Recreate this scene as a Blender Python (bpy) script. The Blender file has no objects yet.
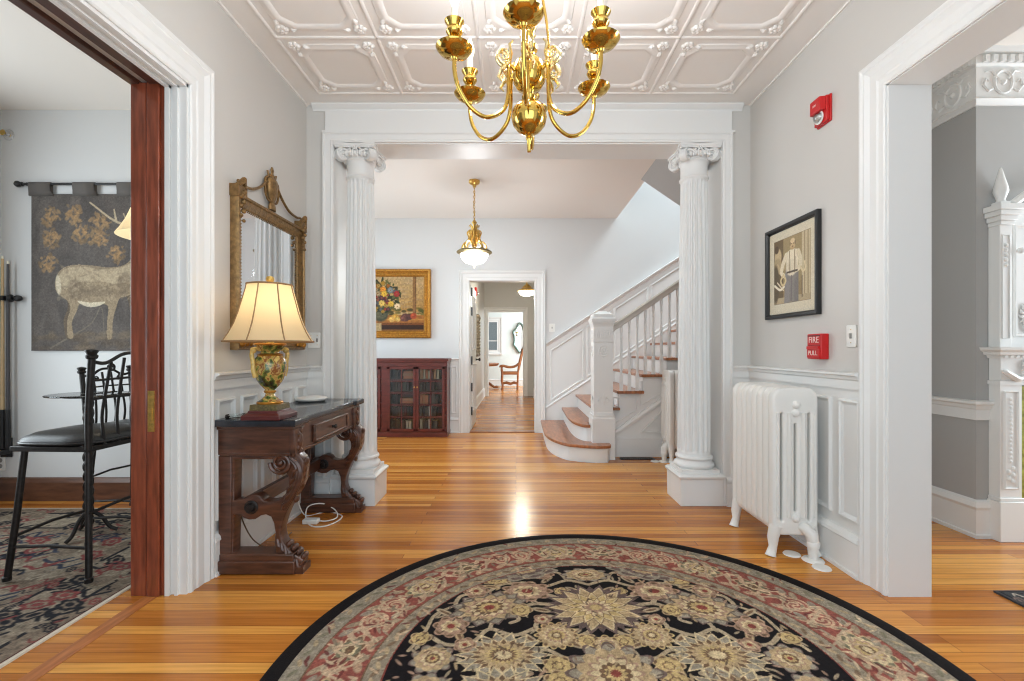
import bpy, bmesh, math, random
import numpy as np
from mathutils import Vector, Matrix
random.seed(7)
PI = math.pi
scn = bpy.context.scene
COL = scn.collection

# ------------------------------------------------------------------ helpers
def s2l(c):
    return tuple((x/12.92 if x <= 0.04045 else ((x+0.055)/1.055)**2.4) for x in c)
def rgb(r, g, b):
    return s2l((r/255, g/255, b/255))

MATS = {}
def mat(name, col, rough=0.5, metal=0.0, bump=0.0, bscale=40.0, var=0.0, vscale=6.0, emit=None, estr=0.0, coat=0.0, spec=0.5, stretch=None):
    if name in MATS: return MATS[name]
    m = bpy.data.materials.new(name); m.use_nodes = True
    nt = m.node_tree; b = nt.nodes['Principled BSDF']
    b.inputs['Base Color'].default_value = (*col, 1)
    b.inputs['Roughness'].default_value = rough
    b.inputs['Metallic'].default_value = metal
    b.inputs['Coat Weight'].default_value = coat
    b.inputs['Specular IOR Level'].default_value = spec
    if bump or var:
        tc = nt.nodes.new('ShaderNodeTexCoord')
        mp = nt.nodes.new('ShaderNodeMapping')
        nt.links.new(tc.outputs['Object'], mp.inputs['Vector'])
        if stretch: mp.inputs['Scale'].default_value = stretch
    if var:
        n = nt.nodes.new('ShaderNodeTexNoise'); n.inputs['Scale'].default_value = vscale; n.inputs['Detail'].default_value = 5
        nt.links.new(mp.outputs['Vector'], n.inputs['Vector'])
        r = nt.nodes.new('ShaderNodeValToRGB')
        r.color_ramp.elements[0].position = 0.3; r.color_ramp.elements[1].position = 0.7
        r.color_ramp.elements[0].color = (*[max(0, c*(1-var)) for c in col], 1)
        r.color_ramp.elements[1].color = (*[min(1, c*(1+var)) for c in col], 1)
        nt.links.new(n.outputs['Fac'], r.inputs['Fac']); nt.links.new(r.outputs['Color'], b.inputs['Base Color'])
    if bump:
        n2 = nt.nodes.new('ShaderNodeTexNoise'); n2.inputs['Scale'].default_value = bscale; n2.inputs['Detail'].default_value = 4
        nt.links.new(mp.outputs['Vector'], n2.inputs['Vector'])
        bp = nt.nodes.new('ShaderNodeBump'); bp.inputs['Strength'].default_value = bump; bp.inputs['Distance'].default_value = 0.01
        nt.links.new(n2.outputs['Fac'], bp.inputs['Height']); nt.links.new(bp.outputs['Normal'], b.inputs['Normal'])
    if emit:
        b.inputs['Emission Color'].default_value = (*emit, 1); b.inputs['Emission Strength'].default_value = estr
    if emit: m.cycles.emission_sampling = 'NONE'
    MATS[name] = m
    return m

def attr_mat(name, rough=0.8, spec=0.3, bump=0.0, bscale=400):
    m = bpy.data.materials.new(name); m.use_nodes = True
    nt = m.node_tree; b = nt.nodes['Principled BSDF']
    a = nt.nodes.new('ShaderNodeAttribute'); a.attribute_name = 'Col'
    nt.links.new(a.outputs['Color'], b.inputs['Base Color'])
    b.inputs['Roughness'].default_value = rough; b.inputs['Specular IOR Level'].default_value = spec
    if bump:
        tc = nt.nodes.new('ShaderNodeTexCoord')
        n2 = nt.nodes.new('ShaderNodeTexNoise'); n2.inputs['Scale'].default_value = bscale
        nt.links.new(tc.outputs['Object'], n2.inputs['Vector'])
        bp = nt.nodes.new('ShaderNodeBump'); bp.inputs['Strength'].default_value = bump; bp.inputs['Distance'].default_value = 0.004
        nt.links.new(n2.outputs['Fac'], bp.inputs['Height']); nt.links.new(bp.outputs['Normal'], b.inputs['Normal'])
    return m

class MB:
    """collects geometry for ONE mesh"""
    def __init__(s): s.v = []; s.f = []
    def add(s, vs, fs):
        o = len(s.v); s.v += [tuple(v) for v in vs]; s.f += [tuple(i+o for i in f) for f in fs]; return s
    def box(s, x0, x1, y0, y1, z0, z1, M=None):
        vs = [Vector((x, y, z)) for x in (x0, x1) for y in (y0, y1) for z in (z0, z1)]
        if M: vs = [M @ v for v in vs]
        return s.add(vs, [(0,1,3,2),(4,6,7,5),(0,4,5,1),(2,3,7,6),(0,2,6,4),(1,5,7,3)])
    def prism(s, poly, fn, a, b):
        """poly 2D, fn(p,q,t)->xyz, extruded t=a..b"""
        n = len(poly)
        vs = [fn(p[0], p[1], a) for p in poly] + [fn(p[0], p[1], b) for p in poly]
        fs = [tuple(range(n))[::-1], tuple(range(n, 2*n))]
        fs += [(i, (i+1) % n, n+(i+1) % n, n+i) for i in range(n)]
        return s.add(vs, fs)
    def lathe(s, prof, c=(0,0,0), seg=24, M=None, closed=False):
        vs = []; fs = []
        for r, z in prof:
            for k in range(seg):
                a = 2*PI*k/seg
                v = Vector((r*math.cos(a), r*math.sin(a), z))
                if M: v = M @ v
                vs.append((v.x+c[0], v.y+c[1], v.z+c[2]))
        for i in range(len(prof)-1):
            for k in range(seg):
                k2 = (k+1) % seg
                fs.append((i*seg+k, i*seg+k2, (i+1)*seg+k2, (i+1)*seg+k))
        if prof[0][0] > 1e-6: fs.append(tuple(range(seg))[::-1])
        if prof[-1][0] > 1e-6: fs.append(tuple((len(prof)-1)*seg+k for k in range(seg)))
        return s.add(vs, fs)
    def tube(s, pts, r, seg=8, closed=False, cap=True, flat=None):
        pts = [Vector(p) for p in pts]; n = len(pts)
        rs = r if isinstance(r, (list, tuple)) else [r]*n
        vs = []; fs = []; up = None
        for i, p in enumerate(pts):
            if closed: d = pts[(i+1) % n]-pts[i-1]
            else: d = pts[min(i+1, n-1)]-pts[max(i-1, 0)]
            if d.length < 1e-9: d = Vector((0,0,1))
            d.normalize()
            if up is None:
                up = Vector((0,0,1)) if abs(d.z) < 0.9 else Vector((1,0,0))
            a = d.cross(up)
            if a.length < 1e-6: a = d.orthogonal()
            a.normalize(); b = a.cross(d).normalized(); up = b
            for k in range(seg):
                t = 2*PI*k/seg
                vs.append(p + (a*math.cos(t)+b*math.sin(t)*(flat or 1))*rs[i])
        m = n if closed else n-1
        for i in range(m):
            j = (i+1) % n
            for k in range(seg):
                k2 = (k+1) % seg
                fs.append((i*seg+k, i*seg+k2, j*seg+k2, j*seg+k))
        if not closed and cap:
            fs.append(tuple(range(seg))[::-1]); fs.append(tuple((n-1)*seg+k for k in range(seg)))
        return s.add(vs, fs)
    def sweep(s, path, prof, n, closed=False):
        """profile (u,v): u along n x d (left of travel seen from n), v along n; mitred"""
        P = [Vector(p) for p in path]; n = Vector(n).normalized(); N = len(P); K = len(prof)
        vs = []; fs = []
        for i, p in enumerate(P):
            if closed or 0 < i < N-1:
                d0 = (P[i]-P[i-1]).normalized(); d1 = (P[(i+1) % N]-P[i]).normalized()
            elif i == 0: d0 = d1 = (P[1]-P[0]).normalized()
            else: d0 = d1 = (P[-1]-P[-2]).normalized()
            u0 = n.cross(d0); u1 = n.cross(d1)
            mm = (u0+u1); mm.normalize(); c = max(0.2, mm.dot(u0)); mm = mm/c
            for u, v in prof: vs.append(p + mm*u + n*v)
        m = N if closed else N-1
        for i in range(m):
            j = (i+1) % N
            for k in range(K):
                k2 = (k+1) % K
                fs.append((i*K+k, j*K+k, j*K+k2, i*K+k2))
        if not closed:
            fs.append(tuple(range(K))); fs.append(tuple((N-1)*K+k for k in range(K))[::-1])
        return s.add(vs, fs)
    def sphere(s, c, r, seg=12, rings=8, sc=(1,1,1)):
        vs = []; fs = []
        for i in range(rings+1):
            t = PI*i/rings
            for k in range(seg):
                a = 2*PI*k/seg
                vs.append((c[0]+r*sc[0]*math.sin(t)*math.cos(a), c[1]+r*sc[1]*math.sin(t)*math.sin(a), c[2]+r*sc[2]*math.cos(t)))
        for i in range(rings):
            for k in range(seg):
                k2 = (k+1) % seg
                fs.append((i*seg+k, (i+1)*seg+k, (i+1)*seg+k2, i*seg+k2))
        return s.add(vs, fs)
    def mesh(s, name, smooth=False):
        me = bpy.data.meshes.new(name); me.from_pydata(s.v, [], s.f)
        bm = bmesh.new(); bm.from_mesh(me)
        bmesh.ops.remove_doubles(bm, verts=bm.verts, dist=1e-6)
        bmesh.ops.dissolve_degenerate(bm, dist=1e-7, edges=bm.edges)
        bmesh.ops.recalc_face_normals(bm, faces=bm.faces)
        bm.to_mesh(me); bm.free()
        if smooth: shade(me)
        return me

def shade(me, ang=40):
    me.polygons.foreach_set('use_smooth', [True]*len(me.polygons))
    try: me.set_sharp_from_angle(angle=math.radians(ang))
    except Exception: pass

def setparent(o, p):
    o.parent = p
    if p.type == 'EMPTY':
        M = Matrix.LocRotScale(p.location, p.rotation_euler, p.scale)
        o.matrix_parent_inverse = M.inverted()

def obj(name, mb, m, parent=None, smooth=False, bevel=0.0, bseg=2):
    me = mb if isinstance(mb, bpy.types.Mesh) else mb.mesh(name, smooth)
    me.name = name
    o = bpy.data.objects.new(name, me); COL.objects.link(o)
    if m is not None and not me.materials: me.materials.append(m)
    if bevel:
        bv = o.modifiers.new('bevel', 'BEVEL'); bv.width = bevel; bv.segments = bseg; bv.limit_method = 'ANGLE'; bv.angle_limit = math.radians(40)
        if smooth is False: shade(me, 40)
    if parent is not None: setparent(o, parent)
    return o

def tag(o, label, cat, group=None):
    o['label'] = label; o['category'] = cat; o['kind'] = 'thing'
    if group: o['group'] = group
    return o
def thing(name, label, cat, loc=(0,0,0), rotz=0.0, group=None):
    o = bpy.data.objects.new(name, None); COL.objects.link(o)
    o.empty_display_size = 0.1
    o.location = loc; o.rotation_euler = (0, 0, rotz)
    return tag(o, label, cat, group)
def struct(name, mb, m, parent=None, smooth=False, bevel=0.0):
    o = obj(name, mb, m, parent, smooth, bevel)
    if parent is None: o['kind'] = 'structure'
    return o
def dup(root, loc, rotz, label=None, group=None):
    r = root.copy(); COL.objects.link(r); r.location = loc; r.rotation_euler = (0, 0, rotz)
    if label: r['label'] = label
    if group: r['group'] = group
    for ch in list(root.children):
        c = ch.copy(); COL.objects.link(c); c.parent = r
        for g in list(ch.children):
            d = g.copy(); COL.objects.link(d); d.parent = c
    return r

def plate(outlines, depth, bevel=0.0, fn=None, res=2):
    """closed 2D outlines (first outer, others holes) -> mesh, thickness depth, rounded edges; fn maps (x,y,z)->(X,Y,Z)"""
    cu = bpy.data.curves.new('tmp', 'CURVE'); cu.dimensions = '2D'; cu.fill_mode = 'BOTH'
    cu.extrude = max(1e-4, depth/2-bevel); cu.bevel_depth = bevel; cu.bevel_resolution = res; cu.offset = -bevel
    for ol in outlines:
        sp = cu.splines.new('POLY'); sp.points.add(len(ol)-1); sp.use_cyclic_u = True
        for p, q in zip(sp.points, ol): p.co = (q[0], q[1], 0, 1)
    o = bpy.data.objects.new('tmp', cu); COL.objects.link(o)
    dg = bpy.context.evaluated_depsgraph_get()
    me = bpy.data.meshes.new_from_object(o.evaluated_get(dg))
    bpy.data.objects.remove(o); bpy.data.curves.remove(cu)
    if fn:
        for v in me.vertices: v.co = Vector(fn(*v.co))
        bm = bmesh.new(); bm.from_mesh(me)
        bmesh.ops.remove_doubles(bm, verts=bm.verts, dist=1e-5)
        bmesh.ops.recalc_face_normals(bm, faces=bm.faces); bm.to_mesh(me); bm.free()
    me.materials.clear(); shade(me, 35)
    return me

def cr(pts, n=6, closed=False):
    """Catmull-Rom through points"""
    P = [np.array(p, float) for p in pts]; out = []; N = len(P)
    rng = range(N) if closed else range(N-1)
    for i in rng:
        p1, p2 = P[i], P[(i+1) % N]
        p0 = P[i-1] if (closed or i > 0) else 2*p1-p2
        p3 = P[(i+2) % N] if (closed or i+2 < N) else 2*p2-p1
        for k in range(n):
            t = k/n
            out.append(tuple(0.5*((2*p1)+(-p0+p2)*t+(2*p0-5*p1+4*p2-p3)*t*t+(-p0+3*p1-3*p2+p3)*t**3)))
    if not closed: out.append(tuple(P[-1]))
    return out

def rrect(x0, x1, y0, y1, r, n=5):
    o = []
    for cx, cy, a0 in ((x1-r, y1-r, 0), (x0+r, y1-r, 90), (x0+r, y0+r, 180), (x1-r, y0+r, 270)):
        for k in range(n+1):
            a = math.radians(a0+90*k/n); o.append((cx+r*math.cos(a), cy+r*math.sin(a)))
    return o

# ---------------------------------------------------------------- raster patterns woven / painted into a surface (vertex colours)
class Canvas:
    def __init__(s, w, h, res, bg):
        s.w, s.h = w, h; s.nx, s.ny = int(w*res), int(h*res); s.res = res
        s.a = np.zeros((s.ny, s.nx, 3)); s.a[:] = np.array(bg)/255.0
        yy, xx = np.mgrid[0:s.ny, 0:s.nx]; s.X = (xx+.5)/res; s.Y = (yy+.5)/res
    def win(s, x, y, r):
        i0 = max(0, int((y-r)*s.res)); i1 = min(s.ny, int((y+r)*s.res)+2); j0 = max(0, int((x-r)*s.res)); j1 = min(s.nx, int((x+r)*s.res)+2)
        if i0 >= i1 or j0 >= j1: return None
        return slice(i0, i1), slice(j0, j1)
    def put(s, w, m, c, al=1.0):
        t = s.a[w]; m = np.clip(m, 0, 1)[..., None]*al
        s.a[w] = t*(1-m)+np.array(c)/255.0*m
    def disc(s, x, y, r, c, al=1.0, soft=None):
        w = s.win(x, y, r*1.3+2/s.res)
        if w is None: return
        d = np.hypot(s.X[w]-x, s.Y[w]-y); e = soft or 0.8/s.res
        s.put(w, (r-d)/e+.5, c, al)
    def ell(s, x, y, rx, ry, c, rot=0, al=1.0, soft=0.1):
        w = s.win(x, y, max(rx, ry)*1.2+2/s.res)
        if w is None: return
        dx = s.X[w]-x; dy = s.Y[w]-y; ca, sa = math.cos(rot), math.sin(rot)
        d = np.hypot((dx*ca+dy*sa)/rx, (-dx*sa+dy*ca)/ry)
        s.put(w, (1-d)/soft+.5, c, al)
    def rect(s, x0, x1, y0, y1, c, al=1.0):
        i0, i1 = max(0, int(y0*s.res)), max(0, int(y1*s.res)); j0, j1 = max(0, int(x0*s.res)), max(0, int(x1*s.res))
        w = (slice(i0, i1), slice(j0, j1)); s.put(w, np.ones(s.X[w].shape), c, al)
    def line(s, pts, r, c, al=1.0, r1=None):
        L = 0; P = [np.array(p[:2], float) for p in pts]; T = max(1e-6, sum(np.linalg.norm(b-a) for a, b in zip(P, P[1:])))
        for a, b in zip(P, P[1:]):
            n = max(1, int(np.linalg.norm(b-a)*s.res)); 
            for k in range(n):
                p = a+(b-a)*k/n; t = (L+np.linalg.norm(b-a)*k/n)/T
                s.disc(p[0], p[1], r if r1 is None else r+(r1-r)*t, c, al)
            L += np.linalg.norm(b-a)
    def flower(s, x, y, R, n, cols, amp=.22, ph=0.0, sq=(1, 1), rot=0):
        w = s.win(x, y, R*1.4)
        if w is None: return
        dx = s.X[w]-x; dy = s.Y[w]-y; ca, sa = math.cos(rot), math.sin(rot)
        u = (dx*ca+dy*sa)/sq[0]; v = (-dx*sa+dy*ca)/sq[1]
        d = np.hypot(u, v); th = np.arctan2(v, u)
        lob = 1-amp+amp*np.abs(np.cos(n*(th-ph)/2))*1.2
        e = .9/s.res
        for k, (f, c) in enumerate(cols):
            l = lob if k % 3 != 2 else 1-amp*.5+amp*.6*np.abs(np.sin(n*(th-ph)/2))
            s.put(w, (R*f*l-d)/e+.5, c)
    def poly(s, pts, c, al=1.0):
        p = np.array(pts, float); x0, y0 = p.min(0); x1, y1 = p.max(0); r = max(x1-x0, y1-y0)/2
        w = s.win((x0+x1)/2, (y0+y1)/2, r+1/s.res)
        if w is None: return
        X, Y = s.X[w], s.Y[w]; ins = np.zeros(X.shape, bool); j = len(p)-1
        for i in range(len(p)):
            xi, yi = p[i]; xj, yj = p[j]
            if abs(yi-yj) > 1e-12: ins ^= ((yi > Y) != (yj > Y)) & (X < (xj-xi)*(Y-yi)/(yj-yi)+xi)
            j = i
        s.put(w, ins.astype(float), c, al)
    def spiky(s, x, y, R, n, cols, amp=.4, sq=(1, 1), rot=0):
        w = s.win(x, y, R*1.4)
        if w is None: return
        dx = s.X[w]-x; dy = s.Y[w]-y; ca, sa = math.cos(rot), math.sin(rot)
        u = (dx*ca+dy*sa)/sq[0]; v = (-dx*sa+dy*ca)/sq[1]; d = np.hypot(u, v); th = np.arctan2(v, u)
        for k, (f, c, sh) in enumerate(cols):
            t = np.abs(((th*n/(2*PI)+sh) % 1)-.5)*2
            s.put(w, (R*f*(1-amp*(1-t)**.8)-d)*s.res/.9+.5, c)
    def noise(s, amt, cell=1, seed=0):
        r = np.random.RandomState(seed); ny, nx = s.ny//cell+2, s.nx//cell+2
        g = r.rand(ny, nx)-.5
        g = np.kron(g, np.ones((cell, cell)))[:s.ny, :s.nx]
        s.a *= (1+amt*2*g)[..., None]; s.a = np.clip(s.a, 0, 1)
    def lin(s):
        a = s.a; return np.where(a <= .04045, a/12.92, ((a+.055)/1.055)**2.4)

def canvas_mesh(name, cv, fn, mask=None):
    """grid mesh, one vertex per canvas cell; fn(X,Y)->(x,y,z) arrays; mask(X,Y) keeps cells"""
    X, Y, Z = fn(cv.X.ravel(), cv.Y.ravel())
    X, Y, Z = (np.broadcast_to(q, cv.X.size) for q in (X, Y, Z))
    co = np.stack([X, Y, Z], 1).astype(np.float32)
    nx, ny = cv.nx, cv.ny
    i = np.arange((ny-1)*(nx-1)); r = i//(nx-1); c = i % (nx-1); a = r*nx+c
    q = np.stack([a, a+1, a+nx+1, a+nx], 1)
    col = cv.lin().reshape(-1, 3)
    if mask is not None:
        k = mask(cv.X.ravel(), cv.Y.ravel()); q = q[k[q].all(1)]
        used = np.zeros(len(k), bool); used[q.ravel()] = True
        idx = np.cumsum(used)-1; q = idx[q]; co = co[used]; col = col[used]
    me = bpy.data.meshes.new(name)
    me.vertices.add(len(co)); me.vertices.foreach_set('co', co.ravel())
    me.loops.add(q.size); me.loops.foreach_set('vertex_index', q.ravel().astype(np.int32))
    me.polygons.add(len(q)); me.polygons.foreach_set('loop_start', (np.arange(len(q))*4).astype(np.int32))
    me.update(calc_edges=True); me.validate()
    at = me.color_attributes.new('Col', 'FLOAT_COLOR', 'POINT')
    at.data.foreach_set('color', np.concatenate([col, np.ones((len(col), 1))], 1).astype(np.float32).ravel())
    return me

# ------------------------------------------------------------------ materials
WALL = mat('wall_paint', rgb(204, 201, 196), 0.38, bump=.05, bscale=120, spec=.4)
WALLH = mat('wall_paint_hall', rgb(214, 214, 213), 0.5)
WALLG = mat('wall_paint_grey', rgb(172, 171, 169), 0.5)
TRIM = mat('trim_white', rgb(228, 228, 226), 0.42)
CEIL = mat('ceiling_paint', rgb(238, 235, 231), 0.45)
CEILH = mat('ceiling_hall', rgb(232, 226, 219), 0.6)
BRASS = mat('brass', rgb(214, 178, 92), 0.12, 1.0)
BRASSP = mat('pale_brass', rgb(232, 212, 160), 0.2, .9)
BRASSD = mat('antique_brass', rgb(214, 176, 98), 0.28, .9, var=.25, vscale=60)
GILT = mat('gilt', rgb(134, 104, 64), 0.4, 0.55, var=.35, vscale=45, bump=.3, bscale=90)
GILTB = mat('gilt_bright', rgb(178, 124, 50), 0.34, 0.7, var=.3, vscale=40)
DWOOD = mat('dark_walnut', rgb(82, 50, 36), 0.32, var=.45, vscale=9, stretch=(1, 1, 6), coat=.2)
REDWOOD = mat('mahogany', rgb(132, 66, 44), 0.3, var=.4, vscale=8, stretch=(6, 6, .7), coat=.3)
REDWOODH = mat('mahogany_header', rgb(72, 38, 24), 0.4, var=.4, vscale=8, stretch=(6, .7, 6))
CHERRY = mat('cherry_case', rgb(92, 34, 26), 0.3, var=.35, vscale=8, stretch=(1, 4, 5), coat=.3)
TREADW = mat('tread_wood', rgb(156, 98, 62), 0.3, var=.3, vscale=7, stretch=(6, 1, 1), coat=.2)
IRON = mat('black_iron', rgb(44, 40, 38), 0.42, 0.6, var=.3, vscale=50)
BLKP = mat('black_paint', rgb(28, 27, 28), 0.4)
LEATHER = mat('black_leather', rgb(38, 37, 37), 0.33, bump=.15, bscale=150)
MARBLE = mat('black_marble', rgb(44, 46, 52), 0.16, var=.6, vscale=9)
IVORY = mat('ivory', rgb(238, 232, 214), 0.5)
WPLAST = mat('white_plastic', rgb(236, 235, 230), 0.4)
REDP = mat('red_plastic', rgb(196, 20, 22), 0.35)
MIRR = mat('mirror_glass', (.86, .88, .90), 0.02, 1.0)
BULB = mat('bulb_glow', (1, .9, .75), .3, emit=(1, .88, .58), estr=2.0)
BOWL = mat('bowl_glass', (1, .96, .9), .3, emit=(1, .93, .84), estr=5.0)
OAK = mat('oak_chair', rgb(150, 92, 52), 0.4, var=.3, vscale=9)
RADW = mat('radiator_paint', rgb(233, 231, 226), 0.33)
GREENG = mat('verdigris', rgb(104, 122, 112), 0.45, .3, var=.3, vscale=20)
GREYG = mat('grey_gilt', rgb(120, 108, 92), 0.5, .3, var=.4, vscale=30)

def glass_mat(name, tint=(1, 1, 1), fac=.12, rough=.02):
    m = bpy.data.materials.new(name); m.use_nodes = True; nt = m.node_tree
    for n in list(nt.nodes): nt.nodes.remove(n)
    o = nt.nodes.new('ShaderNodeOutputMaterial'); mx = nt.nodes.new('ShaderNodeMixShader')
    t = nt.nodes.new('ShaderNodeBsdfTransparent'); g = nt.nodes.new('ShaderNodeBsdfGlossy')
    t.inputs[0].default_value = (*tint, 1); g.inputs['Roughness'].default_value = rough
    fr = nt.nodes.new('ShaderNodeFresnel'); fr.inputs[0].default_value = 1.5
    ad = nt.nodes.new('ShaderNodeMath'); ad.operation = 'ADD'; ad.inputs[1].default_value = fac-.04
    nt.links.new(fr.outputs[0], ad.inputs[0]); nt.links.new(ad.outputs[0], mx.inputs[0])
    nt.links.new(t.outputs[0], mx.inputs[1]); nt.links.new(g.outputs[0], mx.inputs[2]); nt.links.new(mx.outputs[0], o.inputs[0])
    MATS[name] = m; return m
GLASS = glass_mat('clear_glass', (.95, .97, .96), .04)
LENS = glass_mat('strobe_lens', (.9, .92, .92), .3, .08)

def shade_mat():
    m = bpy.data.materials.new('lamp_shade_fabric'); m.use_nodes = True; nt = m.node_tree
    b = nt.nodes['Principled BSDF']; o = nt.nodes['Material Output']
    b.inputs['Base Color'].default_value = (*rgb(244, 226, 186), 1); b.inputs['Roughness'].default_value = .8
    t = nt.nodes.new('ShaderNodeBsdfTranslucent'); t.inputs[0].default_value = (*rgb(252, 230, 186), 1)
    mx = nt.nodes.new('ShaderNodeMixShader'); mx.inputs[0].default_value = .55
    nt.links.new(b.outputs[0], mx.inputs[1]); nt.links.new(t.outputs[0], mx.inputs[2]); nt.links.new(mx.outputs[0], o.inputs[0])
    MATS['shade'] = m; return m
SHADE = shade_mat()

def floor_mat():
    m = bpy.data.materials.new('strip_floor'); m.use_nodes = True; nt = m.node_tree; L = nt.links
    b = nt.nodes['Principled BSDF']
    tc = nt.nodes.new('ShaderNodeTexCoord')
    br = nt.nodes.new('ShaderNodeTexBrick'); br.offset = .37; br.offset_frequency = 3; br.squash = 1
    br.inputs['Scale'].default_value = 1; br.inputs['Brick Width'].default_value = 1.7; br.inputs['Row Height'].default_value = .057
    br.inputs['Mortar Size'].default_value = .0011; br.inputs['Mortar Smooth'].default_value = .2; br.inputs['Bias'].default_value = 0
    br.inputs['Color1'].default_value = (0, 0, 0, 1); br.inputs['Color2'].default_value = (1, 1, 1, 1); br.inputs['Mortar'].default_value = (.5, .5, .5, 1)
    L.new(tc.outputs['Object'], br.inputs['Vector'])
    ramp = nt.nodes.new('ShaderNodeValToRGB'); cr_ = ramp.color_ramp
    cr_.elements[0].color = (*rgb(166, 98, 38), 1); cr_.elements[0].position = 0
    cr_.elements[1].color = (*rgb(228, 166, 84), 1); cr_.elements[1].position = 1
    e = cr_.elements.new(.35); e.color = (*rgb(190, 119, 50), 1)
    e = cr_.elements.new(.7); e.color = (*rgb(208, 139, 60), 1)
    L.new(br.outputs['Color'], ramp.inputs['Fac'])
    mp = nt.nodes.new('ShaderNodeMapping'); mp.inputs['Scale'].default_value = (1.6, 46, 1); L.new(tc.outputs['Object'], mp.inputs['Vector'])
    nz = nt.nodes.new('ShaderNodeTexNoise'); nz.inputs['Scale'].default_value = 1.6; nz.inputs['Detail'].default_value = 6; L.new(mp.outputs[0], nz.inputs['Vector'])
    rg = nt.nodes.new('ShaderNodeValToRGB'); rg.color_ramp.elements[0].color = (.62, .56, .5, 1); rg.color_ramp.elements[1].color = (1.0, 1, 1, 1)
    rg.color_ramp.elements[0].position = .3; rg.color_ramp.elements[1].position = .62
    L.new(nz.outputs['Fac'], rg.inputs['Fac'])
    mu = nt.nodes.new('ShaderNodeMix'); mu.data_type = 'RGBA'; mu.blend_type = 'MULTIPLY'; mu.inputs[0].default_value = .75
    L.new(ramp.outputs['Color'], mu.inputs[6]); L.new(rg.outputs['Color'], mu.inputs[7])
    m2 = nt.nodes.new('ShaderNodeMix'); m2.data_type = 'RGBA'; m2.blend_type = 'MIX'
    L.new(br.outputs['Fac'], m2.inputs[0]); L.new(mu.outputs[2], m2.inputs[6]); m2.inputs[7].default_value = (*rgb(88, 48, 26), 1)
    L.new(m2.outputs[2], b.inputs['Base Color'])
    b.inputs['Roughness'].default_value = .23; b.inputs['Specular IOR Level'].default_value = .4
    n3 = nt.nodes.new('ShaderNodeTexNoise'); n3.inputs['Scale'].default_value = 5; L.new(tc.outputs['Object'], n3.inputs['Vector'])
    bp = nt.nodes.new('ShaderNodeBump'); bp.inputs['Strength'].default_value = .05; bp.inputs['Distance'].default_value = .02
    L.new(n3.outputs['Fac'], bp.inputs['Height'])
    L.new(bp.outputs['Normal'], b.inputs['Normal'])
    return m
FLOOR = floor_mat()

# photo measures -> metres (used for constants only)
F_, H_, CX_, CY_ = 465.0, 1.15, 516.0, 350.0
def px(x, Y): return (x-CX_)*Y/F_
def pz(y, Y): return H_-(y-CY_)*Y/F_
XL, XR, YW, YW2, YF, ZC = -1.555, 1.74, 3.45, 3.72, 6.48, 2.965
# ------------------------------------------------------------------ setting: floor, walls, ceilings, openings
fl = MB(); fl.box(-4.2, 6.0, -1.2, 16.0, -.08, 0); struct('floor', fl, FLOOR)

w = MB()                                            # left wall of the entry, with the wide opening
w.box(-1.81, XL, -1.2, .2, 0, ZC); w.box(-1.81, XL, 2.2, YW2, 0, ZC); w.box(-1.81, XL, .2, 2.2, 2.41, ZC)
struct('wall_left', w, WALL)
w = MB()                                            # right wall
w.box(XR, 1.93, -1.2, .2, 0, ZC); w.box(XR, 1.93, 2.174, YW2, 0, ZC); w.box(XR, 1.93, .2, 2.174, 2.39, ZC)
struct('wall_right', w, WALL)
w = MB()                                            # wall with the column screen
w.box(-1.36, 1.53, YW, YW2, 2.682, ZC); struct('wall_back', w, WALL)
w = MB(); w.box(XL, -1.36, YW, YW2, 0, ZC); struct('wall_back_left', w, WALL)
w = MB(); w.box(1.53, XR, YW, YW2, 0, ZC); struct('wall_back_right', w, WALL)

# pressed-tin ceiling of the entry: flat ground, square ribs, octagonal raised frames, corner rosettes
c = MB(); c.box(XL, XR, -1.2, YW, ZC, ZC+.1)
T = .586; x0 = -1.394; yb = 3.285
rib = [(-.012, 0), (-.010, .004), (-.005, .008), (.005, .008), (.010, .004), (.012, 0)]
rows = 7
for i in range(6):
    c.sweep([(x0+i*T, yb-rows*T, ZC), (x0+i*T, yb, ZC)], rib, (0, 0, -1))
for j in range(rows+1):
    c.sweep([(x0, yb-j*T, ZC), (x0+5*T, yb-j*T, ZC)], rib, (0, 0, -1))
fr = [(-.028, 0), (-.022, .006), (-.010, .012), (.004, .012), (.016, .006), (.024, .006), (.03, 0)]
def rosette(x, y, dx, dy):
    for k in range(6):
        a = 2*PI*k/6
        c.sphere((x+.022*math.cos(a), y+.022*math.sin(a), ZC-.003), .0155, 8, 6, (1, 1, .9))
    c.sphere((x, y, ZC-.008), .012, 8, 6)
    for s in (-1, 1):                                # scroll leaves each side of the rosette
        ex, ey = x-s*dx*.0+dx*.055*(1 if s > 0 else 0), y+dy*.055*(1 if s < 0 else 0)
        c.tube([(ex, ey, ZC-.004), (ex+dx*.012*(s > 0)+dy*0, ey+dy*.012*(s < 0), ZC-.01), (ex+dx*.035*(s > 0)+dx*.012*(s < 0), ey+dy*.035*(s < 0)+dy*.012*(s > 0), ZC-.006)], [.010, .013, .006], 8)
for j in range(rows):
    for i in range(5):
        xa, xb = x0+i*T+.085, x0+(i+1)*T-.085; ya, ybb = yb-(j+1)*T+.085, yb-j*T-.085; k = .075
        P = [(xa+k, ya), (xb-k, ya), (xb, ya+k), (xb, ybb-k), (xb-k, ybb), (xa+k, ybb), (xa, ybb-k), (xa, ya+k)]
        c.sweep([(p[0], p[1], ZC) for p in P], fr, (0, 0, -1), True)
        for sx, cx in ((1, xa), (-1, xb)):
            for sy, cy in ((1, ya), (-1, ybb)):
                rosette(cx-sx*.012, cy-sy*.012, sx, sy)
struct('ceiling', c, CEIL, smooth=True)

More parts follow.
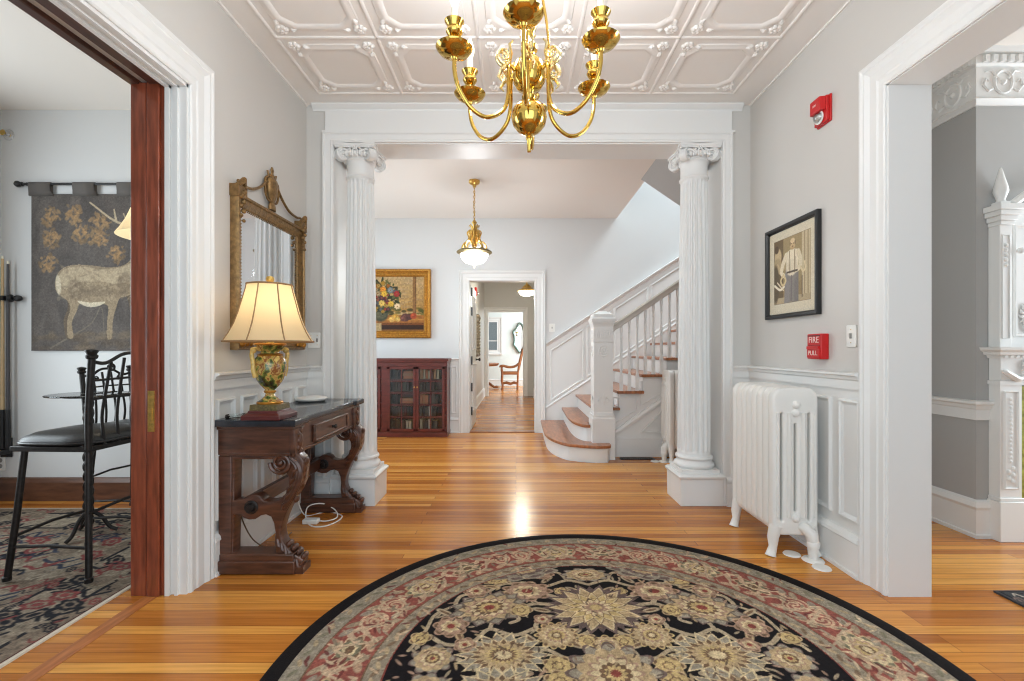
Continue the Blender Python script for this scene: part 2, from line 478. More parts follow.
# chair rail, baseboard, panelled wainscot of the entry
railp = [(0, -.075), (.012, -.075), (.012, -.03), (.022, -.022), (.026, -.008), (.042, 0), (.042, .010), (.012, .014), (0, .014)]
basep = [(0, 0), (.03, 0), (.03, .018), (.022, .022), (.022, .17), (.03, .178), (.026, .195), (.012, .212), (0, .215)]
def inset(p, k=1): return [(u*k, v) for u, v in p]
WT = .012
def wainscot(n, path, panels, wallbox, rail=True):
    m = MB(); wallbox(m)
    if rail: m.sweep([(x, y, 1.022) for x, y in path], railp, (0, 0, 1))
    pf = [(0, .0), (.004, .014), (.012, .016), (.018, .008), (.03, .002), (.03, 0)]
    for p in panels:                                  # p = list of 3D points (closed), normal
        m.sweep(p[0], pf, p[1], True)
    return struct('trim_%d' % n, m, TRIM)
def panel_left(ya, yb_, za, zb, X, s):
    P = [(X, ya, za), (X, yb_, za), (X, yb_, zb), (X, ya, zb)]
    return (P if s > 0 else P[::-1], (s, 0, 0))
pl = []
y = 2.40
for k in range(5): pl.append(panel_left(2.385+k*.215, 2.385+k*.215+.16, .27, .895, XL+WT, 1))
wainscot(1, [(XL+WT, YW), (XL+WT, 2.352)][::-1][::-1], pl, lambda m: m.box(XL, XL+WT, 2.352, YW, 0, 1.03))
pr = [panel_left(2.325+k*.215, 2.325+k*.215+.155, .27, .895, XR-WT, -1) for k in range(5)]
wainscot(2, [(XR-WT, 2.32), (XR-WT, YW-WT), (1.60, YW-WT)], pr, lambda m: m.box(XR-WT, XR, 2.32, YW, 0, 1.03).box(1.59, XR-WT, YW-WT, YW, 0, 1.03))
m = MB(); m.box(XL+WT, -1.425, YW-WT, YW, 0, 1.03); m.sweep([(-1.428, YW-WT, 1.022), (XL+WT, YW-WT, 1.022)], railp, (0, 0, 1)); struct('trim_3', m, TRIM)
b = MB(); b.sweep([(-1.37, YW-WT, 0), (XL+WT, YW-WT, 0), (XL+WT, 2.352, 0)], basep, (0, 0, 1)); struct('baseboard_left', b, TRIM)
b = MB(); b.sweep([(XR-WT, 2.32, 0), (XR-WT, YW-WT, 0), (1.55, YW-WT, 0)], basep, (0, 0, 1)); struct('baseboard_right', b, TRIM)

# door casings (profile runs from the opening outwards)
def casing(wd, dep=.03):
    return [(0, 0), (0, dep*.6), (.008, dep*.8), (.018, dep*.8), (.022, dep*.55), (wd*.28, dep*.6), (wd*.34, dep*.8), (wd*.62, dep*.8), (wd*.68, dep*1.0), (wd*.78, dep*1.35), (wd*.86, dep*1.2), (wd*.94, dep*1.5), (wd, dep*1.45), (wd, 0)]
m = MB()
m.sweep([(XL, 2.2, 0), (XL, 2.2, 2.405), (XL, .2, 2.405), (XL, .2, 0)][::-1], casing(.15, .022), (1, 0, 0))
m.box(-1.642, XL+.005, 2.188, 2.2, 0, 2.405); m.box(-1.642, XL+.005, .2, 2.2, 2.39, 2.41)
m.box(-1.642, -1.622, 2.172, 2.2, 0, 2.405); m.box(-1.642, -1.622, .2, 2.2, 2.378, 2.41)
m.box(-1.60, -1.585, 2.176, 2.2, 0, 2.405); m.box(-1.60, -1.585, .2, 2.2, 2.382, 2.41)
struct('trim_4', m, TRIM)
m = MB()
m.sweep([(XR, .2, 0), (XR, .2, 2.39), (XR, 2.174, 2.39), (XR, 2.174, 0)][::-1], casing(.145, .022), (-1, 0, 0))
m.box(XR-.004, 1.935, 2.165, 2.176, 0, 2.39); m.box(XR-.004, 1.935, .2, 2.176, 2.385, 2.395)
struct('trim_5', m, TRIM)
# brown head jamb and the retracted pocket door
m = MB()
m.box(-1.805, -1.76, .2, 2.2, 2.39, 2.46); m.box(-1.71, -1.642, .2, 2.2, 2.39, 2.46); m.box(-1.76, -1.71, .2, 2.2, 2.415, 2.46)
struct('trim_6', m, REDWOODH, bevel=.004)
m = MB(); m.box(-1.80, -1.728, 2.170, 2.2, 0.0, 2.40); m.box(-1.722, -1.664, 2.165, 2.2, 0.0, 2.40); m.box(-1.73, -1.72, 2.174, 2.2, 0.0, 2.40); m.box(-1.664, -1.642, 2.178, 2.2, 0.0, 2.40)
d1 = struct('door_1', m, REDWOOD, bevel=.004)
lp = MB(); lp.box(-1.712, -1.682, 2.161, 2.166, .77, .96); lp.box(-1.703, -1.691, 2.159, 2.162, .82, .88)
obj('lock_plate', lp, BRASSD, d1)

# column-screen casing, frieze board and crown on the back wall
m = MB()
cp = [(0, 0), (0, .02), (.012, .024), (.02, .02), (.055, .02), (.064, .03), (.074, .028), (.074, 0)]
m.sweep([(1.525, YW, 0), (1.525, YW, 2.684), (-1.352, YW, 2.684), (-1.352, YW, 0)][::-1], [(u, v) for u, v in cp], (0, -1, 0))
m.box(-1.362, -1.350, YW-.004, YW2, 0, 2.684); m.box(1.523, 1.535, YW-.004, YW2, 0, 2.684); m.box(-1.36, 1.53, YW-.004, YW2, 2.676, 2.69)
struct('trim_7', m, TRIM)
m = MB(); m.box(px(325, 3.43), px(732, 3.43), YW-.018, YW, 2.755, 2.915); m.box(px(325, 3.43)-.02, px(732, 3.43)+.02, YW-.03, YW, 2.752, 2.768)
crown = [(0, -.045), (.008, -.045), (.012, -.034), (.024, -.022), (.036, -.010), (.040, 0), (0, 0)]
m.sweep([(px(743, 3.43), YW, ZC), (px(312, 3.43), YW, ZC)], crown, (0, 0, 1))
struct('trim_8', m, TRIM)
m = MB()
for X, s in ((XL, 1), (XR, -1)):
    m.sweep([(X, -1.2, ZC), (X, YW, ZC)][::-s], [(0, -.008), (.012, -.008), (.015, 0), (0, 0)], (0, 0, 1))
struct('trim_9', m, CEIL)

# ---- hall behind the columns
w = MB()
w.box(-3.2, -.66, YF, 6.6, 0, 5.6); w.box(.27, 4.2, YF, 6.6, 0, 5.6); w.box(-.66, .27, YF, 6.6, 2.125, 5.6)
struct('wall_hall', w, WALLH)
w = MB(); w.box(-3.2, -3.1, YW2, 4.0, 0, 3.0); w.box(-3.2, -3.1, 6.1, YF, 0, 3.0); w.box(-3.2, -3.1, 4.0, 6.1, 2.3, 3.0); w.box(-3.2, -1.81, YW2-.1, YW2, 0, 3.0)
struct('wall_hall_left', w, WALLH)
w = MB(); w.box(4.0, 4.1, YW2, YF, 0, 3.3); w.box(4.0, 4.1, 4.9, YF, 4.9, 5.6); w.box(1.93, 4.0, YW2-.1, YW2, 0, 3.0)
struct('wall_hall_right', w, WALLH)
c = MB(); c.box(-3.2, 1.40, YW2, YF, ZC+.02, ZC+.3); c.box(1.40, 4.2, YW2, 4.98, ZC+.02, ZC+.3)
struct('ceiling_hall', c, CEILH)
# hall wainscot beside the passage door, slanted wainscot up the stair
m = MB()
m.box(-3.1, -.79, YF-.012, YF, 0, 1.03)
m.sweep([(-.79, YF-.012, 1.022), (-3.1, YF-.012, 1.022)], railp, (0, 0, 1)); m.sweep([(-.79, YF-.012, 0), (-3.1, YF-.012, 0)], basep, (0, 0, 1))
m.sweep([(-.905, YF-.012, .27), (-.905, YF-.012, .93), (-.82, YF-.012, .93), (-.82, YF-.012, .27)][::-1], [(0, .0), (.004, .014), (.012, .016), (.018, .008), (.02, 0)], (0, -1, 0), True)
struct('trim_10', m, TRIM)
sl = .652
def zr(X): return 1.222+(X-.404)*sl
def zs(X): return .318+(X-.38)*sl
m = MB()
Xe = 3.2
m.prism([(.42, 0), (Xe, 0), (Xe, zr(Xe)), (.42, zr(.42))], lambda p, q, t: (p, t, q), YF-.012, YF)
srail = [(-.085, 0), (-.085, .012), (-.035, .012), (-.025, .026), (-.01, .03), (0, .048), (.012, .048), (.016, .012), (.016, 0)]
m.sweep([(Xe, YF-.012, zr(Xe)), (.42, YF-.012, zr(.42))][::-1], srail, (0, -1, 0))
skirt = [(-.3, 0), (-.3, .02), (-.012, .02), (0, .03), (.014, .026), (.02, 0)]
m.sweep([(Xe, YF-.012, zs(Xe)), (.42, YF-.012, zs(.42))][::-1], skirt, (0, -1, 0))
pf = [(0, .0), (.005, .014), (.014, .016), (.02, .008), (.034, .002), (.034, 0)]
xs = .50
for wd in (.42, .30, .42, .42, .42, .42):
    a, b_ = xs, xs+wd
    P = [(a, YF-.012, zs(a)+.08), (a, YF-.012, zr(a)-.15), (b_, YF-.012, zr(b_)-.15), (b_, YF-.012, zs(b_)+.08)]
    m.sweep(P, pf, (0, -1, 0), True); xs = b_+.085
struct('trim_11', m, TRIM)
# passage doorway casing
m = MB()
m.sweep([(.26, YF, 0), (.26, YF, 2.115), (-.65, YF, 2.115), (-.65, YF, 0)][::-1], casing(.145, .028), (0, -1, 0))
m.box(-.665, -.648, YF-.004, 6.61, 0, 2.125); m.box(.258, .275, YF-.004, 6.61, 0, 2.125); m.box(-.66, .27, YF-.004, 6.61, 2.11, 2.128)
m.box(-.65, .26, YF, 6.6, -.01, .008)
struct('trim_12', m, TRIM)
m = MB(); m.box(-.648, .258, YF-.01, 6.62, 0, .012); struct('trim_13', m, TREADW, bevel=.004)
# passage
w = MB(); w.box(-.92, -.80, 6.6, 11.6, 0, 2.9); struct('wall_passage_left', w, WALL)
w = MB(); w.box(.45, .55, 6.6, 11.6, 0, 2.9); struct('wall_passage_right', w, WALL)
w = MB(); w.box(-2.6, -.685, 11.6, 11.72, 0, 2.9); w.box(.175, 2.2, 11.6, 11.72, 0, 2.9); w.box(-.685, .175, 11.6, 11.72, 2.10, 2.9); struct('wall_passage_end', w, WALL)
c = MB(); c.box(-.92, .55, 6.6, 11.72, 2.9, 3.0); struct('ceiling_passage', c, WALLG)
m = MB(); m.sweep([(.175, 11.6, 0), (.175, 11.6, 2.10), (-.685, 11.6, 2.10), (-.685, 11.6, 0)][::-1], casing(.115, .028), (0, -1, 0)); struct('trim_14', m, TRIM)
b = MB(); b.sweep([(-.80, 11.6, 0), (-.80, 6.62, 0)], basep, (0, 0, 1)); b.sweep([(.45, 6.62, 0), (.45, 11.6, 0)], basep, (0, 0, 1)); struct('baseboard_passage', b, TRIM)
# far room
WALLF = mat('wall_paint_far', rgb(222, 230, 228), .5)
w = MB(); w.box(-3.0, -1.0, 15.0, 15.1, 0, 2.9); w.box(-.613, 2.2, 15.0, 15.1, 0, 2.9); w.box(-1.0, -.613, 15.0, 15.1, 0, 1.15); w.box(-1.0, -.613, 15.0, 15.1, 2.05, 2.9)
struct('wall_far', w, WALLF)
w = MB(); w.box(2.2, 2.3, 11.72, 12.2, 0, 2.9); w.box(2.2, 2.3, 14.4, 15, 0, 2.9); w.box(2.2, 2.3, 12.2, 14.4, 0, .5); struct('wall_far_right', w, WALLF)
c = MB(); c.box(-3.0, 2.3, 11.72, 15.1, 2.9, 3.0); struct('ceiling_far', c, CEILH)
b = MB(); b.sweep([(2.2, 15.0, 0), (-3.0, 15.0, 0)], basep, (0, 0, 1)); struct('baseboard_far', b, TRIM)
m = MB(); m.box(-1.0, -.613, 15.04, 15.05, 1.15, 2.05)
wn = struct('window_1', m, GLASS)
m = MB(); m.sweep([(-.613, 15.0, 1.15), (-.613, 15.0, 2.05), (-1.0, 15.0, 2.05), (-1.0, 15.0, 1.15)][::-1], casing(.16, .03), (0, -1, 0), True); m.box(-1.2, -.42, 14.93, 15.0, 1.0, 1.04); m.box(-1.0, -.613, 15.0, 15.04, 1.43, 1.46)
obj('window_frame', m, TRIM, wn)

# ---- left room
w = MB(); w.box(-4.05, -1.81, 3.565, 3.62, 0, 3.0); struct('wall_far_left', w, WALLH)
w = MB(); w.box(-4.05, -3.95, 2.9, 3.565, 0, 3.0); w.box(-4.05, -3.95, -1.2, .2, 0, 3.0); w.box(-4.05, -3.95, .2, 2.9, 2.5, 3.0); w.box(-4.05, -3.95, .2, 2.9, 0, .5); struct('wall_side_left', w, WALLH)
c = MB(); c.box(-4.05, -1.81, -1.2, 3.62, 2.99, 3.1); struct('ceiling_left', c, CEILH)
b = MB(); b.sweep([(-1.81, 3.565, 0), (-3.95, 3.565, 0)], [(0, 0), (.025, 0), (.025, .14), (.015, .17), (0, .175)], (0, 0, 1)); struct('baseboard_far_left', b, mat('brown_base', rgb(96, 62, 44), .35, var=.3, vscale=8, stretch=(1, 5, 5)))
m = MB(); m.box(-1.735, -1.67, -1.2, 2.2, 0, .0015); struct('trim_15', m, mat('border_board', rgb(170, 104, 56), .25, var=.25, vscale=7, stretch=(8, 1, 1)))
# ---- right room with the chimney breast
w = MB(); w.box(2.83, 5.5, 2.86, 3.75, 0, 3.0); w.box(1.93, 2.83, 3.66, 3.75, 0, 3.0); struct('wall_chimney', w, WALLG)
c = MB(); c.box(1.93, 5.5, -1.2, 3.75, 2.985, 3.1); struct('ceiling_right', c, CEILH)
w = MB(); w.box(5.4, 5.5, 2.3, 3.75, 0, 3.0); w.box(5.4, 5.5, -1.2, 2.3, 2.5, 3.0); struct('wall_far_right_room', w, WALLG)
path = [(5.4, 2.86), (2.83, 2.86), (2.83, 3.66), (1.93, 3.66)]
b = MB(); b.sweep([(x, y, 0) for x, y in path], [(0, 0), (.03, 0), (.03, .02), (.02, .024), (.02, .17), (.03, .19), (.02, .22), (0, .23)], (0, 0, 1))
struct('baseboard_chimney', b, TRIM)
m = MB(); m.sweep([(x, y, .82) for x, y in path], [(0, -.10), (.012, -.10), (.012, -.035), (.02, -.03), (.024, -.01), (.038, 0), (.038, .014), (.01, .02), (0, .02)], (0, 0, 1))
struct('trim_16', m, TRIM)
# plaster frieze with dentils and wreath ornament
m = MB(); m.sweep([(x, y, 2.985) for x, y in path], [(0, -.335), (.012, -.335), (.02, -.32), (.034, -.305), (.024, -.29), (.014, -.285), (.014, -.10), (.03, -.09), (.03, -.035), (.05, -.03), (.06, 0), (0, 0)], (0, 0, 1))
for k in range(36):
    x = 2.84+k*.05; m.box(x, x+.026, 2.81, 2.84, 2.90, 2.94)
for k in range(12):
    y = 2.86+k*.06; m.box(2.78, 2.80, y, y+.03, 2.90, 2.94)
def wreath(cx, cy, cz, ux):
    P = [(cx+ux[0]*.055*math.cos(t), cy+ux[1]*.055*math.cos(t), cz+.07*math.sin(t)) for t in np.linspace(0, 2*PI, 14)[:-1]]
    m.tube(P, .010, 6, True)
    for s in (-1, 1):
        m.tube([(cx+ux[0]*s*d, cy+ux[1]*s*d, cz+h) for d, h in ((.06, -.04), (.09, -.055), (.12, -.02), (.105, .02), (.085, 0))], [.006, .009, .009, .007, .004], 6)
        m.tube([(cx+ux[0]*s*d, cy+ux[1]*s*d, cz+h) for d, h in ((.03, .02), (.07, .07), (.11, .06))], [.008, .009, .004], 6)
    m.sphere((cx, cy, cz), .018, 8, 6)
for k in range(7): wreath(2.98+k*.29, 2.846, 2.79, (1, 0))
for k in range(3): wreath(2.816, 3.0+k*.26, 2.79, (0, 1))
struct('trim_17', m, TRIM, smooth=True)
# ------------------------------------------------------------------ columns
def column(X, label):
    Y = 3.577
    t = thing('column', label, 'column', (X, Y, 0))
    h = .155
    p = MB(); p.box(X-h, X+h, Y-h, Y+h, 0, .215)
    p.sweep([(X-h, Y-h, .215), (X+h, Y-h, .215), (X+h, Y+h, .215), (X-h, Y+h, .215)], [(0, 0), (-.004, -.02), (-.012, -.012), (-.016, .004), (.0, .018), (.05, .018), (.05, 0)], (0, 0, 1), True)
    p.box(X-h+.01, X+h-.01, Y-h+.01, Y+h-.01, .21, .233)
    obj('pedestal', p, TRIM, t, bevel=.003)
    q = .140
    b = MB(); b.box(X-q, X+q, Y-q, Y+q, .232, .262)
    b.lathe([(0, .262), (.135, .262), (.146, .272), (.148, .285), (.142, .298), (.132, .303), (.128, .312), (.126, .322), (.133, .327), (.138, .337), (.135, .347), (.126, .352), (.124, .362), (0, .364)], (X, Y, 0), 40)
    obj('base', b, TRIM, t, True)
    # fluted, gently tapering shaft
    n = 18; per = 10; seg = n*per; s = MB(); vs = []; fs = []
    zs_ = [.362, .375, .385, .40] + [.40+(2.41-.40)*i/14 for i in range(1, 15)] + [2.425, 2.435, 2.448]
    prof = [math.sqrt(max(0, 1-((k/per-.5)/.38)**2)) if abs(k/per-.5) < .38 else 0 for k in range(per)]
    for z in zs_:
        tt = (z-.36)/(2.45-.36); r = .121-.024*tt**1.5
        a = min(1, max(0, (z-.38)/.03), max(0, (2.435-z)/.02))
        for k in range(seg):
            rr = r-.018*a*prof[k % per]
            th = 2*PI*k/seg; vs.append((X+rr*math.cos(th), Y+rr*math.sin(th), z))
    for i in range(len(zs_)-1):
        for k in range(seg):
            fs.append((i*seg+k, i*seg+(k+1) % seg, (i+1)*seg+(k+1) % seg, (i+1)*seg+k))
    s.add(vs, fs)
    so = obj('shaft', s, TRIM, t); shade(so.data, 60)
    c = MB()
    c.lathe([(.098, 2.44), (.106, 2.448), (.108, 2.458), (.101, 2.466), (.098, 2.475), (.098, 2.56), (.106, 2.57), (.112, 2.578), (.108, 2.588), (.115, 2.60), (.128, 2.62), (.120, 2.64), (0, 2.64)], (X, Y, 0), 36)
    # abacus with hollow sides
    ab = []
    for k in range(4):
        a0 = PI/4+k*PI/2
        for j in range(8):
            f = j/8; a = a0+f*PI/2; r = .205-.075*math.sin(PI*f)
            ab.append((X+r*math.cos(a), Y+r*math.sin(a)))
    c.prism(ab, lambda p_, q_, z: (p_, q_, z), 2.650, 2.664)
    c.prism([(X+(p_-X)*1.05, Y+(q_-Y)*1.05) for p_, q_ in ab], lambda p_, q_, z: (p_, q_, z), 2.662, 2.680)
    # corner volutes: scrolled discs set on the diagonals, spiral ribs on both faces
    for k in range(4):
        a = PI/4+k*PI/2; d = Vector((math.cos(a), math.sin(a), 0)); s_ = Vector((-d.y, d.x, 0))
        ctr = Vector((X, Y, 2.606))+d*.152
        M = Matrix.Translation(ctr) @ Matrix((d, Vector((0, 0, 1)), s_)).transposed().to_4x4()
        c.lathe([(0, -.018), (.040, -.022), (.046, -.018), (.046, .018), (.040, .022), (0, .018)], (0, 0, 0), 22, M)
        for sg in (-1, 1):
            sp = []
            for i in range(44):
                th = i/43*4.6*PI; r = .046*(1-i/43*.86)
                sp.append(ctr+d*(-r*math.sin(th)*-1)+Vector((0, 0, r*math.cos(th)))+s_*sg*.022)
            c.tube(sp, [.0075*(1-i/60) for i in range(44)], 6)
            c.sphere(tuple(ctr+s_*sg*.024), .008, 8, 6)
        c.tube([tuple(ctr+Vector((0, 0, .046))+s_*0), tuple(ctr-d*.05+Vector((0, 0, .040))), tuple(Vector((X, Y, 2.645))+d*.06)], [.022, .02, .02], 8, flat=.45)
    # carved ornament between the volutes: egg-and-dart with a central flower and festoon drops
    for k in range(4):
        a = k*PI/2; d = Vector((math.cos(a), math.sin(a), 0)); s_ = Vector((-d.y, d.x, 0)); o = Vector((X, Y, 0))+d*.128
        for j in (-2, -1, 0, 1, 2):
            q_ = o+s_*j*.034-d*abs(j)*.004; c.sphere((q_.x, q_.y, 2.612+.004*(j % 2)), .016, 8, 6, (1, 1, 1.35))
        for j in (-1.5, -.5, .5, 1.5):
            q_ = o+s_*j*.034; c.tube([(q_.x, q_.y, 2.640), (q_.x+d.x*.008, q_.y+d.y*.008, 2.615), (q_.x, q_.y, 2.585)], [.005, .007, .003], 6)
        q_ = Vector((X, Y, 2.660))+d*.128
        for j in range(6): c.sphere((q_.x+s_.x*.016*math.cos(j*PI/3), q_.y+s_.y*.016*math.cos(j*PI/3), q_.z+.016*math.sin(j*PI/3)), .010, 8, 6)
        c.sphere(tuple(q_+d*.008), .009, 8, 6)
        for sg in (-1, 1):
            c.tube([tuple(o+s_*sg*x_+Vector((0, 0, z_))) for x_, z_ in ((.03, 2.645), (.06, 2.632), (.085, 2.642), (.10, 2.63))], [.006, .010, .009, .005], 6)
    obj('capital', c, TRIM, t, True)
column(-1.194, 'white fluted column with scrolled capital behind the console table')
column(1.368, 'white fluted column with scrolled capital beside the large white radiator')

# ------------------------------------------------------------------ staircase
ST = thing('staircase', 'white staircase with brown wooden treads, square newel post and turned balusters', 'staircase', (1.4, 5.7, 0))
R_ = .178
def slab(poly, z0, z1): 
    m = MB(); m.prism(poly, lambda p, q, t: (p, q, t), z0, z1); return m
def offs(poly, d):                       # offset open polyline to its right/left
    out = []
    for i, p in enumerate(poly):
        a = Vector(poly[max(0, i-1)]); b = Vector(poly[min(len(poly)-1, i+1)]); t = (b-a).normalized(); n = Vector((-t.y, t.x)); out.append(tuple(Vector(p)+n*d))
    return out
YS = 6.462
n1 = cr([(.341, YS), (.334, 5.75), (.340, 5.38), (.392, 5.09), (.497, 4.866), (.609, 4.777), (.777, 4.715), (.90, 4.712), (.962, 4.735), (.982, 4.80)], 5)
n2 = cr([(.634, YS), (.622, 6.0), (.615, 5.55), (.632, 5.22), (.678, 5.02), (.728, 4.94), (.787, 4.915)], 5)
for n, nz, back in ((1, n1, [(.982, 4.86), (.85, 4.90), (.85, YS)]), (2, n2, [(.787, 5.1), (1.06, 5.12), (1.06, YS)])):
    z = R_*n
    obj('tread', slab(nz+back, z-.030, z), TREADW, ST, bevel=.007)
    r = offs(nz, .028)
    obj('riser', slab(r+[(q[0]-.0, q[1]) for q in back], R_*(n-1), z-.030), TRIM, ST)
X3 = .825; RUN = .258
for n in range(3, 11):
    xa = X3+RUN*(n-3); z = R_*n; xb = xa+RUN+.03 if n < 10 else 4.0
    y0 = 4.965
    m = MB(); m.box(max(xa, 1.03) if n == 3 else xa, xb, y0, YS, z-.030, z)
    if n == 3: m.box(xa, 1.04, 5.11, YS, z-.030, z)
    obj('tread', m, TREADW, ST, bevel=.007)
    m = MB(); m.box(xa+.028, xb-.002, 5.11 if n < 5 else 5.02, YS, R_*(n-1)-.001, z-.030)
    obj('riser', m, TRIM, ST)
# spandrel (closed string) with panelling
prof = [(1.03, 0)]
for n in range(3, 11):
    xa = X3+RUN*(n-3); z = R_*n-.030
    prof += [(max(xa+.03, 1.03), z-R_ if n > 3 else 0), (max(xa+.03, 1.03), z)]
prof += [(3.1, R_*10-.03), (3.1, 0)]
pp = [prof[0]]+[p for a, p in zip(prof, prof[1:]) if (abs(a[0]-p[0])+abs(a[1]-p[1])) > 1e-6]
m = MB(); m.prism(pp, lambda p, q, t: (p, t, q), 5.03, 5.10)
m.box(1.03, 3.1, 5.005, 5.03, 0, .20)                                           # base of the string
m.sweep([(1.04, 5.03, .23), (2.55, 5.03, 1.28)], [(-.03, 0), (-.024, .02), (.0, .026), (.026, .018), (.03, 0)], (0, -1, 0))
m.sweep([(1.34, 5.03, .25), (1.63, 5.03, .25), (1.63, 5.03, .56)], [(0, 0), (.004, .014), (.016, .014), (.02, 0)], (0, -1, 0), True)
m.sweep([(1.06, 5.03, .36), (1.06, 5.03, .63), (1.30, 5.03, .63), (1.30, 5.03, .50)], [(0, 0), (.003, .008), (.010, .008), (.013, 0)], (0, -1, 0), True)
m.sweep([(1.36, 5.03, .56), (1.36, 5.03, .80), (1.60, 5.03, .80), (1.60, 5.03, .70)], [(0, 0), (.003, .008), (.010, .008), (.013, 0)], (0, -1, 0), True)
obj('string_panel', m, TRIM, ST)
# newel
cx, cy = .917, 4.975
NP = MB()
def sq(m, h0, z0, h1, z1):
    vs = [(cx+s*h0, cy+t*h0, z0) for s, t in ((-1,-1),(1,-1),(1,1),(-1,1))]+[(cx+s*h1, cy+t*h1, z1) for s, t in ((-1,-1),(1,-1),(1,1),(-1,1))]
    m.add(vs, [(3,2,1,0),(4,5,6,7),(0,1,5,4),(1,2,6,5),(2,3,7,6),(3,0,4,7)])
sq(NP, .120, 0, .120, .43); sq(NP, .120, .43, .112, .445); sq(NP, .112, .445, .114, .47); sq(NP, .106, .47, .102, .50)
sq(NP, .101, .49, .101, 1.225); sq(NP, .105, 1.225, .105, 1.235); sq(NP, .103, 1.235, .103, 1.40); sq(NP, .103, 1.39, .108, 1.415); sq(NP, .108, 1.415, .118, 1.44); sq(NP, .122, 1.44, .126, 1.475); sq(NP, .126, 1.475, .118, 1.49)
sq(NP, .112, 1.488, .106, 1.525); sq(NP, .106, 1.525, .075, 1.545); sq(NP, .06, 1.54, .04, 1.565)
nw = obj('newel_post', NP, TRIM, ST, bevel=.004)
for (o, u, nn) in ((Vector((cx, cy-.102, 0)), Vector((1, 0, 0)), Vector((0, -1, 0))), (Vector((cx-.102, cy, 0)), Vector((0, 1, 0)), Vector((-1, 0, 0)))):
    cv = MB()                                        # low-relief carving, one face
    def P(a, b): return tuple(o+u*a+Vector((0, 0, b))+nn*.002)
    for j in range(-3, 4):
        cv.tube([P(j*.022-.008, 1.27), P(j*.022, 1.32), P(j*.022+.008, 1.36)], [.004, .007, .003], 6)
    obj('leaf_carving', cv, TRIM, nw, True); cv = MB()
    cv.tube([P(.05*math.cos(t)*(1-.1*math.sin(t)), 1.14+.055*math.sin(t)) for t in np.linspace(.2*PI, .8*PI+2*PI*.5, 16)], .006, 6)
    cv.tube([P(.028*math.cos(t), 1.14+.03*math.sin(t)) for t in np.linspace(0, 2*PI, 12)[:-1]], .006, 6, True)
    cv.sphere(P(0, 1.14), .010, 8, 6); cv.tube([P(0, 1.11), P(0, 1.06)], [.006, .002], 6)
    obj('shield_carving', cv, TRIM, nw, True); cv = MB()
    for s in (-1, 1): cv.tube([P(0, .60), P(s*.03, .66), P(s*.06, .62), P(s*.05, .585)], [.005, .008, .006, .003], 6)
    cv.tube([P(0, .57), P(0, .64), P(0, .70)], [.006, .009, .002], 6)
    obj('foot_carving', cv, TRIM, nw, True)
# handrail
def zh(X): return 1.375+(X-1.02)*.675
m = MB(); m.sweep([(1.01, 4.985, zh(1.01)), (2.95, 4.985, zh(2.95))], [(-.036, -.02), (-.03, -.035), (.0, -.028), (.018, -.035), (.034, -.022), (.036, 0), (.034, .022), (.018, .035), (0, .028), (-.03, .035), (-.036, .02)], (0, -1, 0))
obj('handrail', m, mat('handrail_grey', rgb(196, 188, 178), .3), ST, smooth=True)
# turned balusters, two to a tread
def baluster(X, z0, z1):
    m = MB(); Hh = z1-z0; r = .017; Y = 4.985
    m.box(X-r, X+r, Y-r, Y+r, z0, z0+.17)
    pr_ = [(.0, .165), (.021, .17), (.023, .18), (.016, .195), (.014, .205), (.021, .225), (.0225, .26), (.020, .34), (.0135, .60), (.0125, Hh-.15), (.018, Hh-.145), (.018, Hh-.135), (.0125, Hh-.125), (.015, Hh-.09), (.0195, Hh-.075), (.0195, Hh+.01), (0, Hh+.012)]
    m.lathe([(a*.8, z0+b) for a, b in pr_], (X, Y, 0), 10)
    return m
for n in range(3, 10):
    xa = X3+RUN*(n-3)
    for f in (.045, .131, .217):
        X = xa+f
        if X < 1.06: continue
        o = obj('baluster', baluster(X, R_*n, zh(X)-.03), TRIM, ST, True)
# underside of the flight above
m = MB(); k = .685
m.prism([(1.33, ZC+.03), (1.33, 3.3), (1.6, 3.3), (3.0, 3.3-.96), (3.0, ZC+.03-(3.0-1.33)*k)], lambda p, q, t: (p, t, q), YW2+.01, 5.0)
struct('ceiling_stair', m, WALLG)

